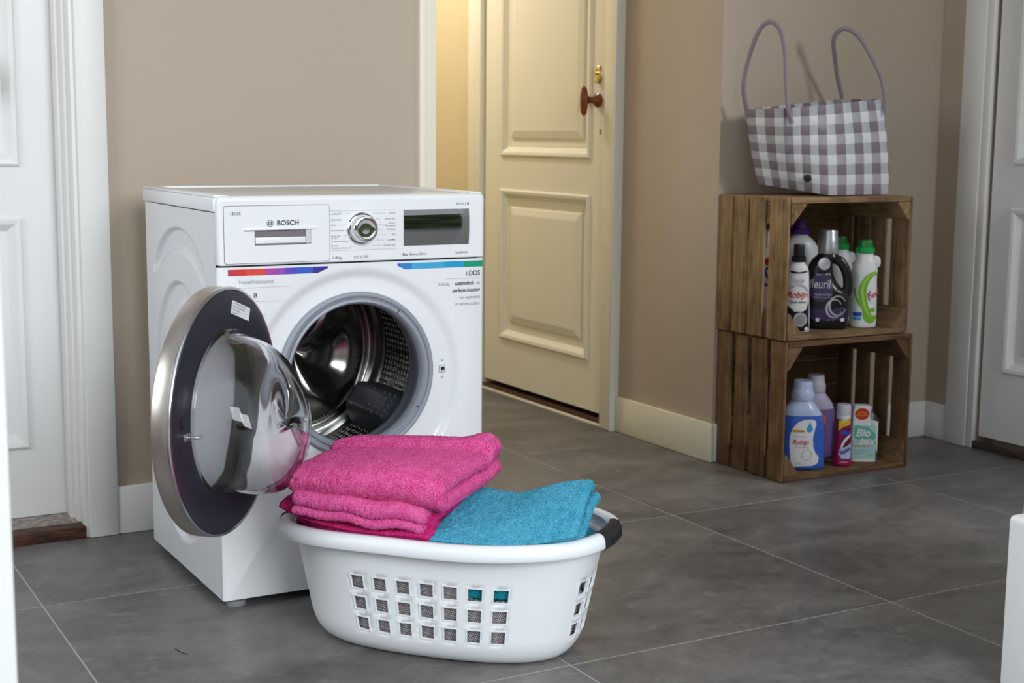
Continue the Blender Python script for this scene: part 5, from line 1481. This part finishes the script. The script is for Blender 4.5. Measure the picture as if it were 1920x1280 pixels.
b.decal('mint_label', rounded_rect(-0.0345, 0.0335, 0.010, 0.106, 0.002, 3), 'mint_print', 0.0004)
b.decal('mint_swirl', [(-0.030, 0.105), (0.010, 0.100), (0.0325, 0.080), (0.0325, 0.050), (0.020, 0.052), (0.006, 0.062), (-0.014, 0.060), (-0.033, 0.072)], 'mintdark_print', 0.0006)
b.decal('red_oval', circle(-0.010, 0.137, 0.0215, 0.0165), 'red_print', 0.0005)
b.text([('EXTRA', 0.0085, -0.010, 0.1410, dict(bold=0.02)), ('KRACHTIG', 0.0075, -0.010, 0.1330, dict(bold=0.02))], 'amber_print', 0.0012)
b.text([('Bio', 0.0300, -0.006, 0.083, dict(bold=0.03, shear=0.25, sx=1.05)), ('tex', 0.0300, 0.006, 0.060, dict(bold=0.03, shear=0.25, sx=1.15))], 'label_paper', 0.0012)
b.text([('VOOR HANDWAS', 0.0062, -0.010, 0.0455, dict(bold=0.01))], 'red_print', 0.0010)
b.text([('vlekverwijderaar', 0.0055, -0.014, 0.034, dict()), ('vloeibaar', 0.0055, -0.018, 0.026, dict()), ('750 ml', 0.0055, 0.018, 0.020, dict())], 'print_grey', 0.0010)

# ------------------------------------------------------------------ woven bag
NCOL, NROW = 32, 9
bag = thing('shopping_bag', (1.99, 0.49, 0.8065), 'grey and white checked woven plastic bag with two tall handles, standing on the upper crate', 'bag')
zb0 = 0.8080
def loop(corners, cols):
    """closed loop through 4 corners, given column index at each corner -> function of s in columns"""
    C4 = np.array(corners + corners[:1]); K = np.array(list(cols) + [cols[0] + NCOL], float)
    def f(s):
        s = (np.asarray(s, float) - K[0]) % NCOL + K[0]
        out = np.zeros((len(s), 3)); w = np.linspace(-0.18, 0.18, 5)
        for d in w:                                         # small box filter rounds the corners
            q = (s + d - K[0]) % NCOL + K[0]
            out += np.stack([np.interp(q, K, C4[:, k]) for k in range(3)], 1)
        return out / 5
    return f
basef = loop([(1.926, 0.405, zb0), (2.168, 0.415, zb0), (2.110, 0.600, zb0 + 0.02), (1.796, 0.562, zb0 + 0.029)], (5, 12, 20, 28))
topf = loop([(1.760, 0.415, 1.050), (2.134, 0.425, 1.083), (2.118, 0.585, 1.086), (1.757, 0.578, 1.050)], (0, 12, 16, 28))
def S(s, t, off=0.0):
    s = np.asarray(s, float); t = np.asarray(t, float)
    def pos(s, t):
        B = basef(s); T_ = topf(s); e = t[:, None]
        P = B + (T_ - B) * e
        bul = 0.006 * np.sin(PI * np.clip(t, 0, 1))[:, None]
        ctr = np.array([1.985, 0.49, 0]); d = P - ctr; d[:, 2] = 0; d /= np.linalg.norm(d, axis=1)[:, None]
        return P + d * bul
    P = pos(s, t)
    if np.any(off != 0):
        e = 0.15
        Ts = pos(s + e, t) - pos(s - e, t); Tt = pos(s, np.minimum(t + 0.03, 1.02)) - pos(s, np.maximum(t - 0.03, -0.02))
        N_ = np.cross(Ts, Tt); N_ /= np.linalg.norm(N_, axis=1)[:, None] + 1e-9
        P = P + N_ * np.asarray(off)[:, None]
    return P
BM = ['bag_white', 'bag_light', 'bag_mid', 'bag_dark']
def cellmat(i, j):  # i column, j row
    wc = i % 2 == 1; wr = j % 2 == 1
    return 0 if (wc and wr) else 1 if wc else 2 if wr else 3
AMP = 0.0016
for i in range(NCOL):
    st = np.linspace(0, NROW, NROW * 4 + 1); V = []; mi = []
    for side_, o_ in ((1, 0.0005), (-1, -0.0005)):
        for s_ in (i + 0.02, i + 0.5, i + 0.98):
            w = AMP * np.cos(PI * (st - 0.5)) * (1 if i % 2 == 0 else -1) 
            V.append(S(np.full(len(st), s_), st / NROW, w + o_))
    n_ = len(st); V = np.concatenate(V)
    F = grid_faces(3, n_) + grid_faces(3, n_, off=3 * n_)
    mi = [cellmat(i, min(NROW - 1, (f[0] % n_) // 4)) for f in F]
    for r0, r1 in ((0, 3), (2, 5)):
        for k in range(n_ - 1): F.append((r0 * n_ + k, r0 * n_ + k + 1, r1 * n_ + k + 1, r1 * n_ + k)); mi.append(cellmat(i, min(NROW - 1, k // 4)))
    mesh('upright_strip', V, F, BM, bag, True, midx=mi, auto=60)
for j in range(NROW):
    st = np.linspace(0, NCOL, NCOL * 4, endpoint=False); V = []
    for o_ in (0.0005, -0.0005):
        for q in (j + 0.03, j + 0.5, j + 0.97):
            w = -AMP * np.cos(PI * (st - 0.5)) * (1 if j % 2 == 0 else -1)
            V.append(S(st, np.full(len(st), q / NROW), w + o_))
    n_ = len(st); V = np.concatenate(V)
    F = grid_faces(3, n_, closed_v=True) + grid_faces(3, n_, closed_v=True, off=3 * n_)
    mi = [cellmat(int((f[0] % n_) // 4), j) for f in F]
    for r0, r1 in ((0, 3), (2, 5)):
        for k in range(n_): F.append((r0 * n_ + k, r0 * n_ + (k + 1) % n_, r1 * n_ + (k + 1) % n_, r1 * n_ + k)); mi.append(cellmat(k // 4, j))
    mesh('woven_band', V, F, BM, bag, True, midx=mi, auto=60)
# bottom
st = np.arange(0, NCOL, 0.5); Bp = basef(st); V = np.vstack([Bp, Bp + np.array([0, 0, 0.002])]); k = len(st)
mesh('bag_bottom', V, [list(range(k)), list(range(k, 2 * k))] + grid_faces(2, k, closed_v=True), 'bag_mid', bag)
# handles: one at each end, from the back rim to the front rim
for pts in ([(1.775, 0.588, 1.010), (1.768, 0.590, 1.050), (1.742, 0.575, 1.115), (1.738, 0.550, 1.190), (1.742, 0.525, 1.250), (1.748, 0.505, 1.280), (1.760, 0.482, 1.290), (1.772, 0.455, 1.265), (1.773, 0.432, 1.200), (1.768, 0.418, 1.120), (1.772, 0.410, 1.050), (1.784, 0.407, 1.010)],
            [(2.142, 0.590, 1.030), (2.132, 0.592, 1.085), (2.098, 0.580, 1.150), (2.066, 0.560, 1.210), (2.042, 0.540, 1.256), (2.044, 0.520, 1.280), (2.058, 0.500, 1.284), (2.080, 0.475, 1.262), (2.104, 0.450, 1.210), (2.126, 0.428, 1.150), (2.136, 0.414, 1.085), (2.134, 0.408, 1.040)]):
    P = resample(catmull(pts, 10), 0.006)
    r_ = 0.0070 * (1 + 0.05 * np.sin(np.arange(len(P)) * 1.7))
    V, F = tube(P, r_, 12, flat=0.75, up=(0.3, -0.9, 0.2)); mesh('handle', V, F, 'bag_handle', bag, True, auto=70)
P0 = S(np.array([2.5]), np.array([1.5 / NROW]), np.array([0.004]))[0]; P1 = S(np.array([2.5]), np.array([1.5 / NROW]), np.array([0.008]))[0]
nn = (P1 - P0) / np.linalg.norm(P1 - P0); aa = np.cross(nn, [0, 0, 1]); aa /= np.linalg.norm(aa); bb = np.cross(nn, aa)
V, F = lathe([(0.0005, 0.003), (0.008, 0.0028), (0.0105, 0.0015), (0.0112, -0.003)], 24, lambda P: P0 + P[:, :1] * aa + P[:, 1:2] * bb + P[:, 2:3] * nn)
tag(mesh('stud', V, F, 'bag_stud', bag, True), 'small round dark badge')

# ------------------------------------------------------------------ small thing on the floor
P = catmull([(-0.151, -0.172, 0.0008), (-0.150, -0.184, 0.0012), (-0.147, -0.195, 0.0011), (-0.143, -0.206, 0.0010), (-0.137, -0.213, 0.0008)], 6)
V, F = tube(P, 0.0007, 6); tag(mesh('thread', V, F, 'thread_black', None, True), 'short dark curled thread lying on the floor tile', 'thread')
